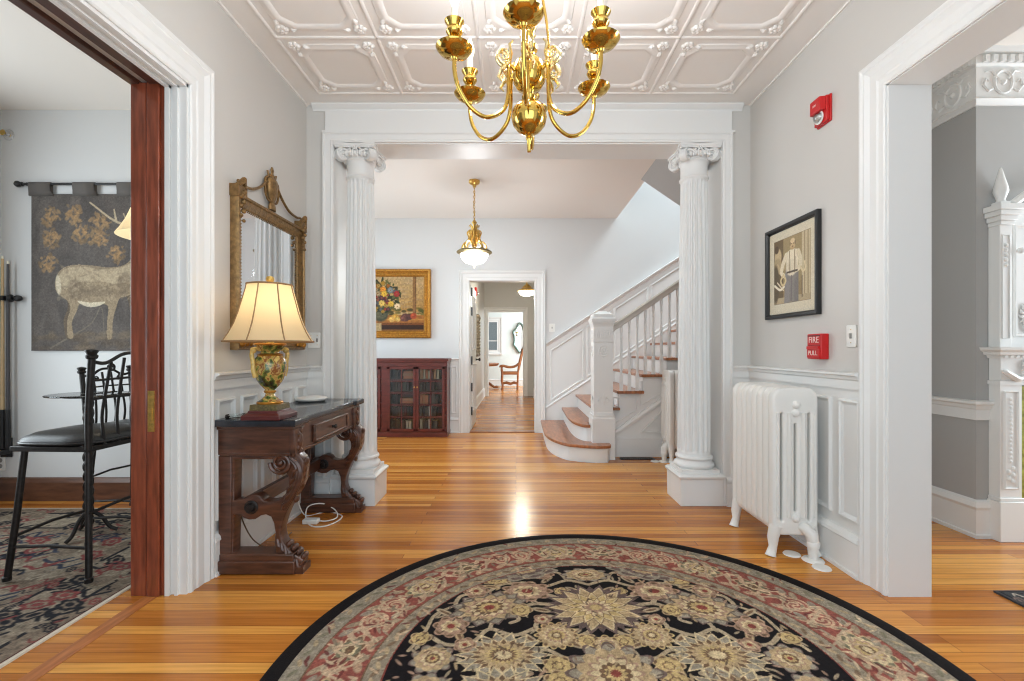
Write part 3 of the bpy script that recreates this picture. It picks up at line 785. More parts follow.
# ------------------------------------------------------------------ radiators
def radiator(label, nsec, pitch=.0625):
    """built with the front end section facing -Y at the origin, running to +Y"""
    t = thing('radiator', label, 'radiator', (0, 0, 0))
    W = .252; z0, z1 = .12, .94
    slots = [rrect(-.082, -.070, .20, .80, .006, 3), rrect(-.006, .006, .25, .74, .006, 3), rrect(.070, .082, .20, .80, .006, 3)]
    for i in range(nsec):
        Y = .03+i*pitch
        me = plate([rrect(-W/2, W/2, z0, z1, .062, 6)]+(slots if i < nsec-1 else []), .056, .014, lambda x, y, z, Y=Y: (x, Y+z, y), 3)  # far section left solid to block light, so the slots look dark
        s = obj('section', me, RADW, t)
        if i == 0:                            # raised columns and end bosses on the end face
            m = MB()
            for xx, rr in ((-.102, .016), (-.04, .022), (.04, .022), (.102, .016)):
                m.tube([(xx, Y-.022, .22), (xx, Y-.026, .5), (xx, Y-.022, .80)], rr, 10, flat=.55)
            for zz in (.845, .80, .215): 
                M = Matrix.Translation((.0, Y-.030, zz)) @ Matrix.Rotation(PI/2, 4, 'X')
                m.lathe([(0, .016), (.014, .014), (.022, .006), (.026, -.01)], (0, 0, 0), 14, M)
            obj('end_boss', m, RADW, s, True)
    for Y in (.03, .03+(nsec-1)*pitch):
        for sx in (-1, 1):
            m = MB(); m.tube([(sx*.095, Y, .17), (sx*.112, Y, .10), (sx*.112, Y, .05), (sx*.125, Y-.004, .012), (sx*.128, Y-.006, .0)], [.036, .030, .022, .026, .030], 10)
            obj('foot', m, RADW, t, True)
    m = MB()
    m.tube([(.03, .03, .17), (.045, -.01, .165), (.066, -.030, .14), (.072, -.034, .09), (.072, -.034, .0)], [.026, .030, .034, .030, .022], 12)
    m.lathe([(.024, .07), (.034, .075), (.034, .10), (.026, .11)], (.072, -.034, 0), 12)
    obj('supply_pipe', m, RADW, t, True)
    m = MB(); m.lathe([(.022, .012), (.05, .007), (.056, .0)], (.072, -.034, 0), 18)
    obj('floor_flange', m, RADW, t, True)
    for a, b_ in ((.06, -.125), (.0, .04)):
        m = MB(); m.lathe([(0, .010), (.042, .006), (.046, 0)], (a, b_, 0), 18); obj('floor_flange', m, RADW, t, True)
    return t
ra = radiator('large white cast-iron radiator against the right wall under the pull station', 8)
ra.location = (1.553, 2.578, 0)
r2 = dup(ra, (1.56, 4.86, 0), -PI/2, 'tall white radiator under the stairs, half hidden behind the white column')

# floor register in front of the stair panel
vt = thing('floor_register', 'dark metal floor register beside the newel post', 'vent', (1.27, 4.92, 0))
m = MB(); m.box(1.10, 1.46, 4.87, 4.975, 0, .006); obj('frame', m, BLKP, vt, bevel=.002)
m = MB()
for k in range(14): m.box(1.115+k*.0235, 1.127+k*.0235, 4.88, 4.965, .006, .009)
obj('grille', m, IRON, vt)
# ------------------------------------------------------------------ chandelier
cx, cy = .05, 1.78
CH = thing('chandelier', 'polished brass six-armed chandelier with electric candles above the round rug', 'chandelier', (cx, cy, 1.9))
m = MB(); m.lathe([(0, 1.905), (.007, 1.908), (.008, 1.95), (.013, 1.958), (.010, 1.968), (.016, 1.975)], (cx, cy, 0), 14); obj('finial', m, BRASS, CH, True)
m = MB(); m.lathe([(0, 1.972), (.022, 1.976), (.045, 1.99), (.062, 2.012), (.068, 2.04), (.064, 2.066), (.048, 2.088), (.026, 2.10), (.018, 2.108)], (cx, cy, 0), 32); obj('bowl', m, BRASS, CH, True)
m = MB(); m.lathe([(.018, 2.10), (.026, 2.108), (.028, 2.118), (.016, 2.128), (.020, 2.14), (.045, 2.15), (.060, 2.175), (.064, 2.205), (.058, 2.24), (.040, 2.262), (.024, 2.272), (.022, 2.285), (.032, 2.295), (.032, 2.31), (.020, 2.32), (.018, 2.36), (.026, 2.375), (.028, 2.39), (.020, 2.40), (.022, 2.45), (.036, 2.48), (.044, 2.52), (.036, 2.56), (.018, 2.585), (.014, 2.66), (.022, 2.67), (.010, 2.69), (.007, 2.72), (0, 2.722)], (cx, cy, 0), 28); obj('column', m, BRASS, CH, True)
m = MB(); m.lathe([(0, ZC-.055), (.02, ZC-.05), (.045, ZC-.03), (.062, ZC-.01), (.064, ZC), (0, ZC)], (cx, cy, 0), 28); obj('canopy', m, BRASS, CH, True)
m = MB(); z = 2.72; k = 0
while z < ZC-.05:
    P = [(.010*math.cos(t), .019*math.sin(t)) for t in np.linspace(0, 2*PI, 13)[:-1]]
    m.tube([(cx+(p if k % 2 else 0), cy+(0 if k % 2 else p), z+.015+q) for p, q in P], .003, 6, True); z += .030; k += 1
obj('chain', m, BRASS, CH, True)
RA = .297
for k in range(6):
    a = math.radians(-95+60*k); d = Vector((math.cos(a), math.sin(a), 0)); s_ = Vector((-d.y, d.x, 0)); O = Vector((cx, cy, 0))
    def P(r, z, t=0): return tuple(O+d*r+s_*t+Vector((0, 0, z)))
    m = MB()
    m.tube([P(r, z) for r, z in cr([(.058, 2.205), (.078, 2.218), (.086, 2.20), (.086, 2.15), (.088, 2.10), (.104, 2.05), (.145, 2.015), (.19, 2.005), (.24, 2.03), (.28, 2.085), (.296, 2.14), (.297, 2.19)], 5)], .0078, 10)
    arm = obj('arm', m, BRASS, CH, True)
    m = MB()
    M = Matrix.Translation(P(RA, 0))
    m.lathe([(0, 2.180), (.009, 2.182), (.012, 2.190), (.018, 2.195), (.034, 2.198), (.052, 2.206), (.063, 2.219), (.066, 2.224), (.062, 2.2245), (.050, 2.213), (.034, 2.206), (.014, 2.204), (.0, 2.204)], P(RA, 0), 28); obj('drip_pan', m, BRASS, arm, True)
    m = MB(); m.lathe([(.010, 2.204), (.007, 2.222), (.010, 2.236), (.014, 2.242), (.009, 2.250), (.010, 2.258), (.022, 2.266), (.030, 2.280), (.028, 2.290), (.023, 2.296), (.026, 2.304), (.033, 2.313), (.035, 2.318), (.030, 2.318), (.014, 2.310), (0, 2.31)], P(RA, 0), 22); obj('candle_cup', m, BRASS, arm, True)
    m = MB(); m.lathe([(0, 2.305), (.0115, 2.306), (.0115, 2.364), (.009, 2.366), (0, 2.366)], P(RA, 0), 16); obj('candle_sleeve', m, IVORY, arm, True)
    m = MB(); m.lathe([(0, 2.364), (.007, 2.366), (.011, 2.376), (.018, 2.398), (.0175, 2.413), (.011, 2.435), (.004, 2.454), (0, 2.46)], P(RA, 0), 14); obj('bulb', m, BULB, arm, True)
    m = MB()                                        # pierced scroll ornament on the shoulder of the arm
    for sg in (-1, 1):
        m.tube([P(.086+.030*(1-i/16*.75)*math.cos(-.5*PI+i/16*2.6*PI)*1.0+.02, 2.232+sg*.0+.030*(1-i/16*.75)*math.sin(-.5*PI+i/16*2.6*PI)+.012, sg*.009) for i in range(17)], [.006-.0002*i for i in range(17)], 6)
        m.tube([P(.088, 2.215, 0), P(.108, 2.205, sg*.014), P(.118, 2.18, sg*.024), P(.106, 2.165, sg*.02)], [.005, .007, .006, .003], 6)
        m.tube([P(.080, 2.225, 0), P(.082, 2.255, sg*.014), P(.090, 2.285, sg*.018), P(.080, 2.297, sg*.028)], [.005, .007, .006, .003], 6)
    m.sphere(P(.088, 2.225), .011, 8, 6)
    obj('scroll', m, BRASSP, arm, True)
a = math.radians(-35); m = MB()                  # slender brace from the shoulder up to the column head
m.tube([(cx+r*math.cos(a)*.9, cy+r*math.sin(a)*.9, z) for r, z in cr([(.10, 2.24), (.092, 2.34), (.072, 2.45), (.045, 2.56), (.016, 2.62)], 5)], .005, 8); obj('brace', m, BRASS, CH, True)

# ------------------------------------------------------------------ hall pendant
cx, cy = -.452, 5.04
PD = thing('pendant_light', 'gilt pendant with glowing glass bowl hanging on a chain in the hall', 'pendant light', (cx, cy, 2.06))
zc = ZC+.02
m = MB(); m.lathe([(0, zc-.075), (.018, zc-.07), (.022, zc-.05), (.05, zc-.035), (.062, zc-.02), (.06, zc), (0, zc)], (cx, cy, 0), 26); obj('canopy', m, BRASSD, PD, True)
m = MB(); z = 2.55; k = 0
while z < zc-.08:
    P = [(.009*math.cos(t), .017*math.sin(t)) for t in np.linspace(0, 2*PI, 11)[:-1]]
    m.tube([(cx+(p if k % 2 else 0), cy+(0 if k % 2 else p), z+.014+q) for p, q in P], .0032, 6, True); z += .027; k += 1
m.tube([(cx+.008*math.sin(i*1.1), cy, 2.54+i*.04) for i in range(10)], .0035, 6)
obj('chain', m, BRASSD, PD, True)
m = MB(); m.lathe([(.008, 2.56), (.02, 2.545), (.03, 2.53), (.016, 2.51), (.014, 2.45), (.018, 2.30), (.03, 2.26), (.10, 2.245), (.11, 2.23), (.02, 2.22)], (cx, cy, 0), 20)
for k in range(8):
    a = 2*PI*k/8; d = Vector((math.cos(a), math.sin(a), 0)); O = Vector((cx, cy, 0))
    def P(r, z): return tuple(O+d*r+Vector((0, 0, z)))
    m.tube([P(r, z) for r, z in cr([(.105, 2.235), (.125, 2.27), (.105, 2.31), (.07, 2.33), (.06, 2.37), (.075, 2.415), (.06, 2.44), (.04, 2.42), (.045, 2.395)], 3)], .0085, 6)
    m.tube([P(r, z) for r, z in ((.018, 2.26), (.035, 2.34), (.02, 2.42), (.03, 2.48), (.055, 2.50), (.06, 2.48))], [.007, .008, .007, .008, .006, .003], 6)
    m.tube([P(r, z) for r, z in ((.11, 2.23), (.135, 2.255), (.13, 2.285))], [.010, .010, .003], 6)
obj('crown', m, BRASSD, PD, True)
m = MB(); m.lathe([(.10, 2.232), (.145, 2.235), (.175, 2.225), (.192, 2.212), (.19, 2.203), (.165, 2.188), (.15, 2.186), (.145, 2.20)], (cx, cy, 0), 40)
for k in range(40):
    a = 2*PI*k/40; m.sphere((cx+.183*math.cos(a), cy+.183*math.sin(a), 2.208), .009, 6, 4)
obj('rim', m, mat('rim_brass', rgb(122, 108, 72), .4, .7), PD, True)
m = MB(); m.lathe([(.155, 2.19), (.148, 2.165), (.130, 2.13), (.10, 2.10), (.06, 2.085), (0, 2.08)], (cx, cy, 0), 36); obj('glass_bowl', m, BOWL, PD, True)
m = MB(); m.lathe([(0, 2.085), (.016, 2.082), (.018, 2.072), (.008, 2.065), (.011, 2.055), (.006, 2.045), (0, 2.04)], (cx, cy, 0), 14); obj('finial', m, BRASSD, PD, True)
# passage ceiling light
cx, cy = .205, 8.75
PL = thing('ceiling_light', 'small brass ceiling light with white bowl in the far passage', 'ceiling light', (cx, cy, 2.2))
m = MB(); m.lathe([(.0, 2.9), (.07, 2.9), (.06, 2.87), (.015, 2.85), (.012, 2.40), (.05, 2.37), (.08, 2.34), (.11, 2.30), (.15, 2.285), (.172, 2.27), (.172, 2.255), (.15, 2.25)], (cx, cy, 0), 28); obj('fitting', m, BRASSD, PL, True)
m = MB(); m.lathe([(.16, 2.258), (.150, 2.225), (.12, 2.19), (.07, 2.17), (0, 2.165)], (cx, cy, 0), 28); obj('glass_bowl', m, BOWL, PL, True)

# ------------------------------------------------------------------ gilt mirror on the left wall
X = XL+.002; ya, yb_ = 2.525, 3.335; za, zb = 1.150, 2.015
MI = thing('wall_mirror', 'tall gilt-framed mirror with urn crest hanging behind the table lamp', 'mirror', (X, (ya+yb_)/2, za))
fp = [(0, 0), (0, .034), (.008, .045), (.020, .046), (.026, .036), (.042, .034), (.050, .026), (.060, .022), (.066, .014), (.066, 0)]
m = MB(); m.sweep([(X, ya, za), (X, yb_, za), (X, yb_, zb), (X, ya, zb)], fp, (1, 0, 0), True)
fo = obj('frame', m, GILT, MI, True)
bd = MB()
for (a, b_) in (((ya+.07, za+.07), (yb_-.07, za+.07)), ((yb_-.07, za+.07), (yb_-.07, zb-.07)), ((yb_-.07, zb-.07), (ya+.07, zb-.07)), ((ya+.07, zb-.07), (ya+.07, za+.07))):
    n = int(math.hypot(b_[0]-a[0], b_[1]-a[1])/.018)
    for i in range(n): bd.sphere((X+.018, a[0]+(b_[0]-a[0])*i/n, a[1]+(b_[1]-a[1])*i/n), .005, 6, 4)
obj('bead_edging', bd, GILT, fo, True)
m = MB(); m.box(X, X+.010, ya+.06, yb_-.06, za+.06, zb-.06); obj('glass', m, MIRR, MI)
m = MB(); M = Matrix.Identity(4); yc = (ya+yb_)/2-.01
m.lathe([(0, 2.30), (.010, 2.295), (.018, 2.275), (.012, 2.258), (.02, 2.25), (.034, 2.24), (.028, 2.228), (.05, 2.215), (.058, 2.18), (.052, 2.14), (.036, 2.10), (.018, 2.075), (.03, 2.06), (.036, 2.045), (.036, 2.025), (0, 2.025)], (X+.026, yc, 0), 18)
for v in range(len(m.v)):
    x_, y_, z_ = m.v[v]; m.v[v] = (X+.022+(x_-X-.026)*.45, y_, z_)
for sg in (-1, 1):                                  # loop handles
    m.tube(cr([(X+.02, yc+sg*.045, 2.225), (X+.02, yc+sg*.075, 2.20), (X+.02, yc+sg*.080, 2.14), (X+.02, yc+sg*.06, 2.09), (X+.02, yc+sg*.02, 2.075)], 4), .0075, 6)
    m.tube([(X+.02, yc+sg*.04, 2.23), (X+.02, yc+sg*.052, 2.26)], .006, 6)
obj('urn_crest', m, GILT, MI, True)
for sg in (-1, 1):
    m = MB(); e = ya+.035 if sg < 0 else yb_-.035
    m.tube(cr([(X+.022, yc+sg*.06, 2.19), (X+.022, yc+sg*.13, 2.13), (X+.022, yc+sg*.22, 2.085), (X+.022, e-sg*.06, 2.075), (X+.022, e, 2.085)], 6), .0085, 8)
    obj('swag', m, GILT, MI, True)
    m = MB(); m.box(X, X+.05, e-.042, e+.042, 1.99, 2.055)
    m.tube([(X+.04, e-.03, 2.05), (X+.055, e, 2.085), (X+.04, e+.03, 2.05)], [.014, .018, .014], 8)
    for i in range(7): m.sphere((X+.048, e+(-1)**i*.012, 2.02-i*.026), .017-.0012*i, 8, 6)
    obj('corner_leaf', m, GILT, MI, True, bevel=0)
    m = MB()
    for i in range(5): m.sphere((X+.045, e-sg*i*.022, za+.035+(.012 if i % 2 else 0)), .020-.002*i, 8, 6)
    for i in range(1, 4): m.sphere((X+.045, e, za+.035+i*.024), .018-.002*i, 8, 6)
    obj('corner_leaf', m, GILTB, MI, True)

# ------------------------------------------------------------------ carved console table
TB = thing('console_table', 'dark carved console table with black marble top along the left wall', 'console table', (-1.33, 2.88, 0))
y0, y1 = 2.385, 3.375
top = [(-1.535, y0-.035), (-1.115, y0-.035), (-1.115, y0+.12), (-1.128, y0+.135), (-1.128, y1-.135), (-1.115, y1-.12), (-1.115, y1+.035), (-1.535, y1+.035)]
obj('marble_top', plate([top], .036, .008, lambda x, y, z: (x, y, z+.777), 3), MARBLE, TB)
m = MB(); m.box(-1.53, -1.14, y0-.012, y1+.012, .742, .762); m.box(-1.53, -1.148, y0, y1, .61, .745)
m.box(-1.52, -1.142, y0-.004, y1+.004, .606, .622)
m.box(-1.16, -1.134, y0-.004, y0+.115, .60, .745); m.box(-1.16, -1.134, y1-.115, y1+.004, .60, .745)
ap = obj('apron', m, DWOOD, TB, bevel=.004)
m = MB(); 
for yy in (y0+.055, y1-.055):
    for i in range(7):
        m.sphere((-1.134, yy+(-1)**i*.012, .62+i*.018), .016, 8, 6, (.6, 1, 1))
    m.sphere((-1.132, yy, .675), .026, 10, 6, (.5, .8, 1.6))
obj('corner_carving', m, DWOOD, ap, True)
m = MB(); m.box(-1.146, -1.137, y0+.24, y1-.24, .628, .728); m.sweep([(-1.137, y0+.25, .636), (-1.137, y1-.25, .636), (-1.137, y1-.25, .72), (-1.137, y0+.25, .72)], [(-.008, 0), (-.004, .006), (.004, .006), (.008, 0)], (1, 0, 0), True)
dr = obj('drawer', m, DWOOD, TB, bevel=.002)
m = MB(); M = Matrix.Translation((-1.137, (y0+y1)/2, .678)) @ Matrix.Rotation(PI/2, 4, 'Y'); m.lathe([(0, .03), (.012, .028), (.015, .02), (.007, .01), (.009, 0)], (0, 0, 0), 14, M); obj('knob', m, IRON, dr, True)
kx = .00512
def q(u, v): return ((200+u/3.405-516)*kx, 1.15-((400+v/3.405)-350)*kx)
# outer contour and the two openings as separate closed outlines
outer = [q(62, 190), q(330, 186), q(346, 205), q(350, 232), q(345, 262), q(338, 296), q(318, 334), q(296, 372), q(280, 410), q(271, 445), q(273, 475), q(290, 505), q(315, 530), q(341, 545), q(346, 560), q(322, 597), q(62, 597)]
hole1 = [q(112, 205), q(246, 205), q(246, 222), q(256, 238), q(272, 246), q(286, 248), q(296, 264), q(299, 292), q(285, 322), q(262, 345), q(232, 350), q(210, 345), q(198, 330), q(180, 323), q(158, 328), q(140, 340), q(110, 345)]
hole2 = [q(110, 395), q(128, 394), q(140, 405), q(160, 412), q(182, 410), q(200, 398), q(218, 394), q(236, 402), q(246, 425), q(250, 455), q(248, 490), q(254, 530), q(106, 530)]
def sm(o): return cr(o, 3, True)
outer_s = [outer[0]]+cr(outer[1:15], 3)+outer[15:]
for yy in (y0+.045, y1-.045):
    me = plate([outer_s, sm(hole1[1:])[:] if False else hole1, hole2], .072, .008, lambda x, y, z, yy=yy: (x, yy+z, y), 2)
    sf = obj('side_frame', me, DWOOD, TB)
    vx, vz = q(272, 216)
    for sg in (-1, 1):
        m = MB()
        sp = []
        for i in range(40):
            th = i/39*4.2*PI+PI*.5; r = .056*(1-i/39*.85); sp.append((vx-r*math.sin(th), yy+sg*.040, vz+r*math.cos(th)))
        m.tube(sp, [.012*(1-i/60) for i in range(40)], 8)
        m.sphere((vx, yy+sg*.042, vz), .014, 8, 6)
        for off, zz in ((0, 0), (.02, -.01)):        # acanthus leaf along the bulge
            path = [q(300-off*500, 196), q(330-off*500, 225), q(336-off*500, 262), q(325-off*500, 300), q(303-off*450, 340), q(285-off*350, 375)]
            m.tube([(p[0], yy+sg*.034, p[1]) for p in cr(path, 4)], [.010+.006*math.sin(i/20*PI) for i in range(21)], 6)
        for i in range(5):
            u = q(338-i*9, 230+i*28); m.tube([(u[0], yy+sg*.036, u[1]), (u[0]-.03, yy+sg*.044, u[1]-.025), (u[0]-.045, yy+sg*.034, u[1]-.06)], [.008, .011, .004], 6)
        obj('scroll_carving', m, DWOOD, sf, True); m = MB()
        for i in range(6):                            # leafy foot
            u = q(262+i*13, 478+i*14); m.tube([(u[0]-.006, yy+sg*.034, u[1]), (u[0]+.004, yy+sg*.040, u[1]-.03), (u[0]+.022, yy+sg*.034, u[1]-.050)], [.007, .010, .005], 6)
        obj('foot_carving', m, DWOOD, sf, True)
    m = MB()
    for i in range(6):                                # carving seen on the front edge
        u = q(349-i*5-(i > 3)*10, 215+i*26); m.sphere((u[0], yy, u[1]), .022, 8, 6, (.5, 1.3, 1))
    obj('front_carving', m, DWOOD, sf, True); m = MB()
    for i in range(4):
        u = q(292+i*17, 500+i*14); m.sphere((u[0], yy, u[1]), .022, 8, 6, (.7, 1.5, .8))
    m.box(q(300, 0)[0], q(349, 0)[0], yy-.045, yy+.045, q(0, 597)[1], q(0, 572)[1])
    obj('front_carving', m, DWOOD, sf, True)
    m = MB(); bx, bz = q(170, 368)
    for sg in (-1, 1):
        m = MB()
        M = Matrix.Translation((bx, yy+sg*.036, bz)) @ Matrix.Rotation(-sg*PI/2, 4, 'X')
        m.lathe([(.034, -.004), (.036, .004), (.028, .008), (.022, .007), (.018, .016), (0, .02)], (0, 0, 0), 16, M)
        obj('rosette', m, IRON, sf, True)
    m = MB(); m.box(-1.53, -1.462, yy-.042, yy+.042, 0.006, .605); obj('back_leg', m, DWOOD, TB, bevel=.004)
    m = MB(); m.box(-1.53, -1.13, yy-.06, yy+.06, 0.004, .07); m.box(-1.52, -1.14, yy-.052, yy+.052, .068, .105); obj('foot_block', m, DWOOD, TB, bevel=.006)
bx, bz = q(170, 368)
m = MB(); m.box(bx-.05, bx-.02, y0+.08, y1-.08, bz-.035, bz+.045); obj('stretcher', m, DWOOD, TB, bevel=.005)

# things on and under the table
zt = .796
cx, cy = -1.285, 2.43
LP = thing('table_lamp', 'lit table lamp with cream bell shade and painted urn base on the console table', 'table lamp', (cx, cy, zt))
def sqb(m, h0, z0, h1, z1):
    vs = [(cx+s*h0, cy+t*h0, z0) for s, t in ((-1,-1),(1,-1),(1,1),(-1,1))]+[(cx+s*h1, cy+t*h1, z1) for s, t in ((-1,-1),(1,-1),(1,1),(-1,1))]
    m.add(vs, [(3,2,1,0),(4,5,6,7),(0,1,5,4),(1,2,6,5),(2,3,7,6),(3,0,4,7)])
m = MB(); sqb(m, .098, zt, .098, zt+.022); sqb(m, .096, zt+.022, .080, zt+.034); sqb(m, .078, zt+.03, .074, zt+.045)
lb = obj('base', m, mat('lamp_base_red', rgb(86, 32, 30), .3, coat=.3), LP, bevel=.003)
m = MB(); sqb(m, .070, zt+.045, .068, zt+.075)
obj('base_band', m, mat('lamp_band', rgb(96, 84, 50), .4, var=.6, vscale=120), lb, bevel=.002)
def urn_mat():
    m = bpy.data.materials.new('painted_ceramic'); m.use_nodes = True; nt = m.node_tree; b = nt.nodes['Principled BSDF']
    tc = nt.nodes.new('ShaderNodeTexCoord'); v = nt.nodes.new('ShaderNodeTexVoronoi'); v.inputs['Scale'].default_value = 38
    n = nt.nodes.new('ShaderNodeTexNoise'); n.inputs['Scale'].default_value = 22; n.inputs['Detail'].default_value = 5
    nt.links.new(tc.outputs['Object'], n.inputs['Vector']); nt.links.new(tc.outputs['Object'], v.inputs['Vector'])
    r = nt.nodes.new('ShaderNodeValToRGB'); r.color_ramp.interpolation = 'LINEAR'
    e = r.color_ramp.elements; e[0].position = .30; e[0].color = (*rgb(34, 30, 16), 1); e[1].position = .72; e[1].color = (*rgb(214, 186, 112), 1)
    for p, c in ((.40, rgb(60, 66, 30)), (.46, rgb(92, 112, 50)), (.52, rgb(190, 158, 84)), (.58, rgb(122, 60, 30)), (.64, rgb(196, 168, 98))):
        q_ = e.new(p); q_.color = (*c, 1)
    nt.links.new(n.outputs['Fac'], r.inputs['Fac']); nt.links.new(r.outputs['Color'], b.inputs['Base Color'])
    b.inputs['Roughness'].default_value = .2; b.inputs['Coat Weight'].default_value = .4
    return m
URN = urn_mat()
m = MB(); m.lathe([(0, .072), (.062, .074), (.060, .086), (.040, .10), (.024, .115), (.021, .128), (.027, .134), (.027, .142), (.024, .148), (.045, .17), (.064, .20), (.076, .24), (.079, .275), (.074, .305), (.058, .325), (.046, .335), (.044, .345), (.056, .358), (.072, .372), (.078, .382), (.074, .388), (.03, .392), (0, .393)], (cx, cy, zt), 32)
ur = obj('urn', m, URN, LP, True)
for pr_, sg_ in (([(.0625, .075), (.064, .082), (.060, .088)], 28), ([(.0275, .132), (.030, .138), (.0275, .144)], 20), ([(.058, .324), (.062, .330), (.050, .336)], 24), ([(.076, .378), (.080, .384), (.074, .39)], 28)):
    m = MB(); m.lathe(pr_, (cx, cy, zt), sg_); obj('gilt_band', m, GILTB, ur, True)
hd = Vector((-.55, -.83, 0)).normalized()
for sg in (-1, 1):
    m = MB(); m.tube([(cx+hd.x*r*sg, cy+hd.y*r*sg, zt+z) for r, z in cr([(.05, .355), (.082, .360), (.094, .335), (.088, .29), (.085, .25), (.076, .215)], 5)], [.009]*10+[.011]*8+[.012]*8, 8)
    m.sphere((cx+hd.x*.086*sg, cy+hd.y*.086*sg, zt+.352), .016, 10, 8)
    obj('handle', m, mat('cream_gilt', rgb(206, 176, 104), .3, .2, var=.3, vscale=60), ur, True)
# bell shade with ribbed panels
zs0, zs1 = zt+.398, zt+.693
m = MB(); vs = []; fs = []; seg = 48
bell = [(.212, 0), (.188, .040), (.164, .09), (.144, .15), (.126, .22), (.114, .265), (.108, .295)]
for r, z in bell:
    for k in range(seg):
        a = 2*PI*k/seg; s8 = 1+.018*math.cos(8*a)
        vs.append((cx+r*s8*math.cos(a), cy+r*s8*math.sin(a), zs0+z))
for i in range(len(bell)-1):
    for k in range(seg): fs.append((i*seg+k, i*seg+(k+1) % seg, (i+1)*seg+(k+1) % seg, (i+1)*seg+k))
m.add(vs, fs); sh = obj('lamp_shade', m, SHADE, LP, True)
m = MB()
for i in (0, len(bell)-1):
    r, z = bell[i]; m.tube([(cx+r*(1+.018*math.cos(8*a))*math.cos(a), cy+r*(1+.018*math.cos(8*a))*math.sin(a), zs0+z) for a in np.linspace(0, 2*PI, 49)[:-1]], .005, 6, True)
for k in range(8):
    a = 2*PI*k/8; m.tube([(cx+r*1.022*math.cos(a), cy+r*1.022*math.sin(a), zs0+z) for r, z in bell], .0035, 6)
obj('shade_trim', m, mat('shade_braid', rgb(150, 116, 76), .8), sh, True)
m = MB(); m.lathe([(0, .39), (.018, .392), (.018, .44), (.012, .45), (.012, .50), (0, .50)], (cx, cy, zt), 12); m.tube([(cx, cy-.004, zt+.5), (cx, cy-.05, zt+.55), (cx, cy-.05, zt+.68), (cx, cy, zt+.70)], .0025, 6); m.tube([(cx, cy+.004, zt+.5), (cx, cy+.05, zt+.55), (cx, cy+.05, zt+.68), (cx, cy, zt+.70)], .0025, 6)
for k in range(3): m.tube([(cx, cy, zs1), (cx+.108*math.cos(k*2.1), cy+.108*math.sin(k*2.1), zs1)], .002, 6)
obj('harp', m, BRASSD, LP, True)
m = MB(); m.lathe([(0, .695), (.010, .697), (.008, .705), (.018, .713), (.021, .725), (.016, .737), (0, .742)], (cx, cy, zt), 14); obj('finial', m, BRASSD, LP, True)
m = MB(); m.sphere((cx, cy, zt+.56), .03, 14, 10); obj('bulb', m, mat('bulb_soft', (1, .9, .75), .3, emit=(1, .82, .55), estr=6), LP, True)

t = MB(); t.lathe([(0, 0), (.085, 0), (.100, .008), (.104, .018), (.100, .026), (.07, .031), (0, .033)], (-1.425, 3.24, zt), 36)
tag(obj('network_router', t, WPLAST, None, True), 'flat round white plastic disc at the far end of the marble top', 'router')
t = MB(); t.lathe([(0, .002), (.044, .002), (.047, 0), (.05, .006), (.048, .016), (.045, .016), (.043, .007), (0, .006)], (-1.47, 2.44, zt), 28)
tag(obj('glass_coaster', t, GLASS, None, True), 'small clear glass coaster on the near corner of the marble top', 'coaster')
PA = thing('power_adapter', 'white power adapter lying on the floor under the console table', 'power adapter', (-1.37, 3.08, 0))
m = MB(); m.box(-1.41, -1.31, 3.06, 3.115, 0, .03); obj('body', m, WPLAST, PA, bevel=.006)
m = MB()
m.tube(cr([(-1.31, 3.09, .015), (-1.26, 3.10, .01), (-1.22, 3.17, .01), (-1.27, 3.26, .03), (-1.36, 3.27, .07), (-1.42, 3.18, .08), (-1.40, 3.10, .03), (-1.33, 3.02, .008), (-1.24, 3.02, .006), (-1.19, 3.12, .006), (-1.21, 3.22, .006), (-1.34, 3.29, .006), (-1.46, 3.2, .02), (-1.495, 3.15, .25), (-1.505, 3.12, .5)], 6), .0042, 6)
obj('cord', m, WPLAST, PA, True)
m = MB(); m.tube(cr([(-1.50, 2.50, .60), (-1.505, 2.50, .40), (-1.49, 2.52, .25), (-1.46, 2.58, .10), (-1.42, 2.68, .01), (-1.40, 2.80, .005), (-1.41, 2.92, .005)], 6), .0035, 6)
tag(obj('lamp_cord', m, mat('brown_cord', rgb(96, 78, 58), .5), None, True), 'thin brown lamp cord dropping behind the near table leg', 'cord')

# ------------------------------------------------------------------ wall fittings
def wall_plate(name, o, u, n, label, cat, w=.07, h=.115, toggle=True, m_=None):
    t = thing(name, label, cat, tuple(o))
    o = Vector(o); u = Vector(u); n = Vector(n)
    me = plate([rrect(-w/2, w/2, -h/2, h/2, .006, 3)], .007, .002, lambda x, y, z: tuple(o+u*x+Vector((0, 0, y))+n*(.0035+z)))
    obj('cover_plate', me, m_ or WPLAST, t)
    return t, o, u, n
def switch(o, u, n, label, w=.07, gang=1):
    t, o, u, n = wall_plate('light_switch', o, u, n, label, 'light switch', w)
    for g in range(gang):
        d = (g-(gang-1)/2)*.046
        m = MB(); c0 = o+u*d
        M = Matrix((u, n, Vector((0, 0, 1)))).transposed().to_4x4(); M.translation = c0
        m.box(-.006, .006, .006, .014, -.012, .014, M); obj('toggle', m, mat('toggle_grey', rgb(150, 146, 140), .4), t, bevel=.001)
        m = MB()
        for zz in (-.034, .034): m.sphere(tuple(c0+n*.007+Vector((0, 0, zz))), .003, 6, 4)
        obj('screw', m, BRASSD, t)
switch((XR-.001, 2.405, 1.222), (0, -1, 0), (-1, 0, 0), 'white light switch beside the right doorway casing')
switch((px(314.5, 3.45), YW-.001, 1.222), (1, 0, 0), (0, -1, 0), 'white double light switch behind the lampshade, beside the mirror', .09, 2)
switch((px(552, 6.48), YF-.001, 1.46), (1, 0, 0), (0, -1, 0), 'white light switch on the far wall above the stair wainscot', .085)
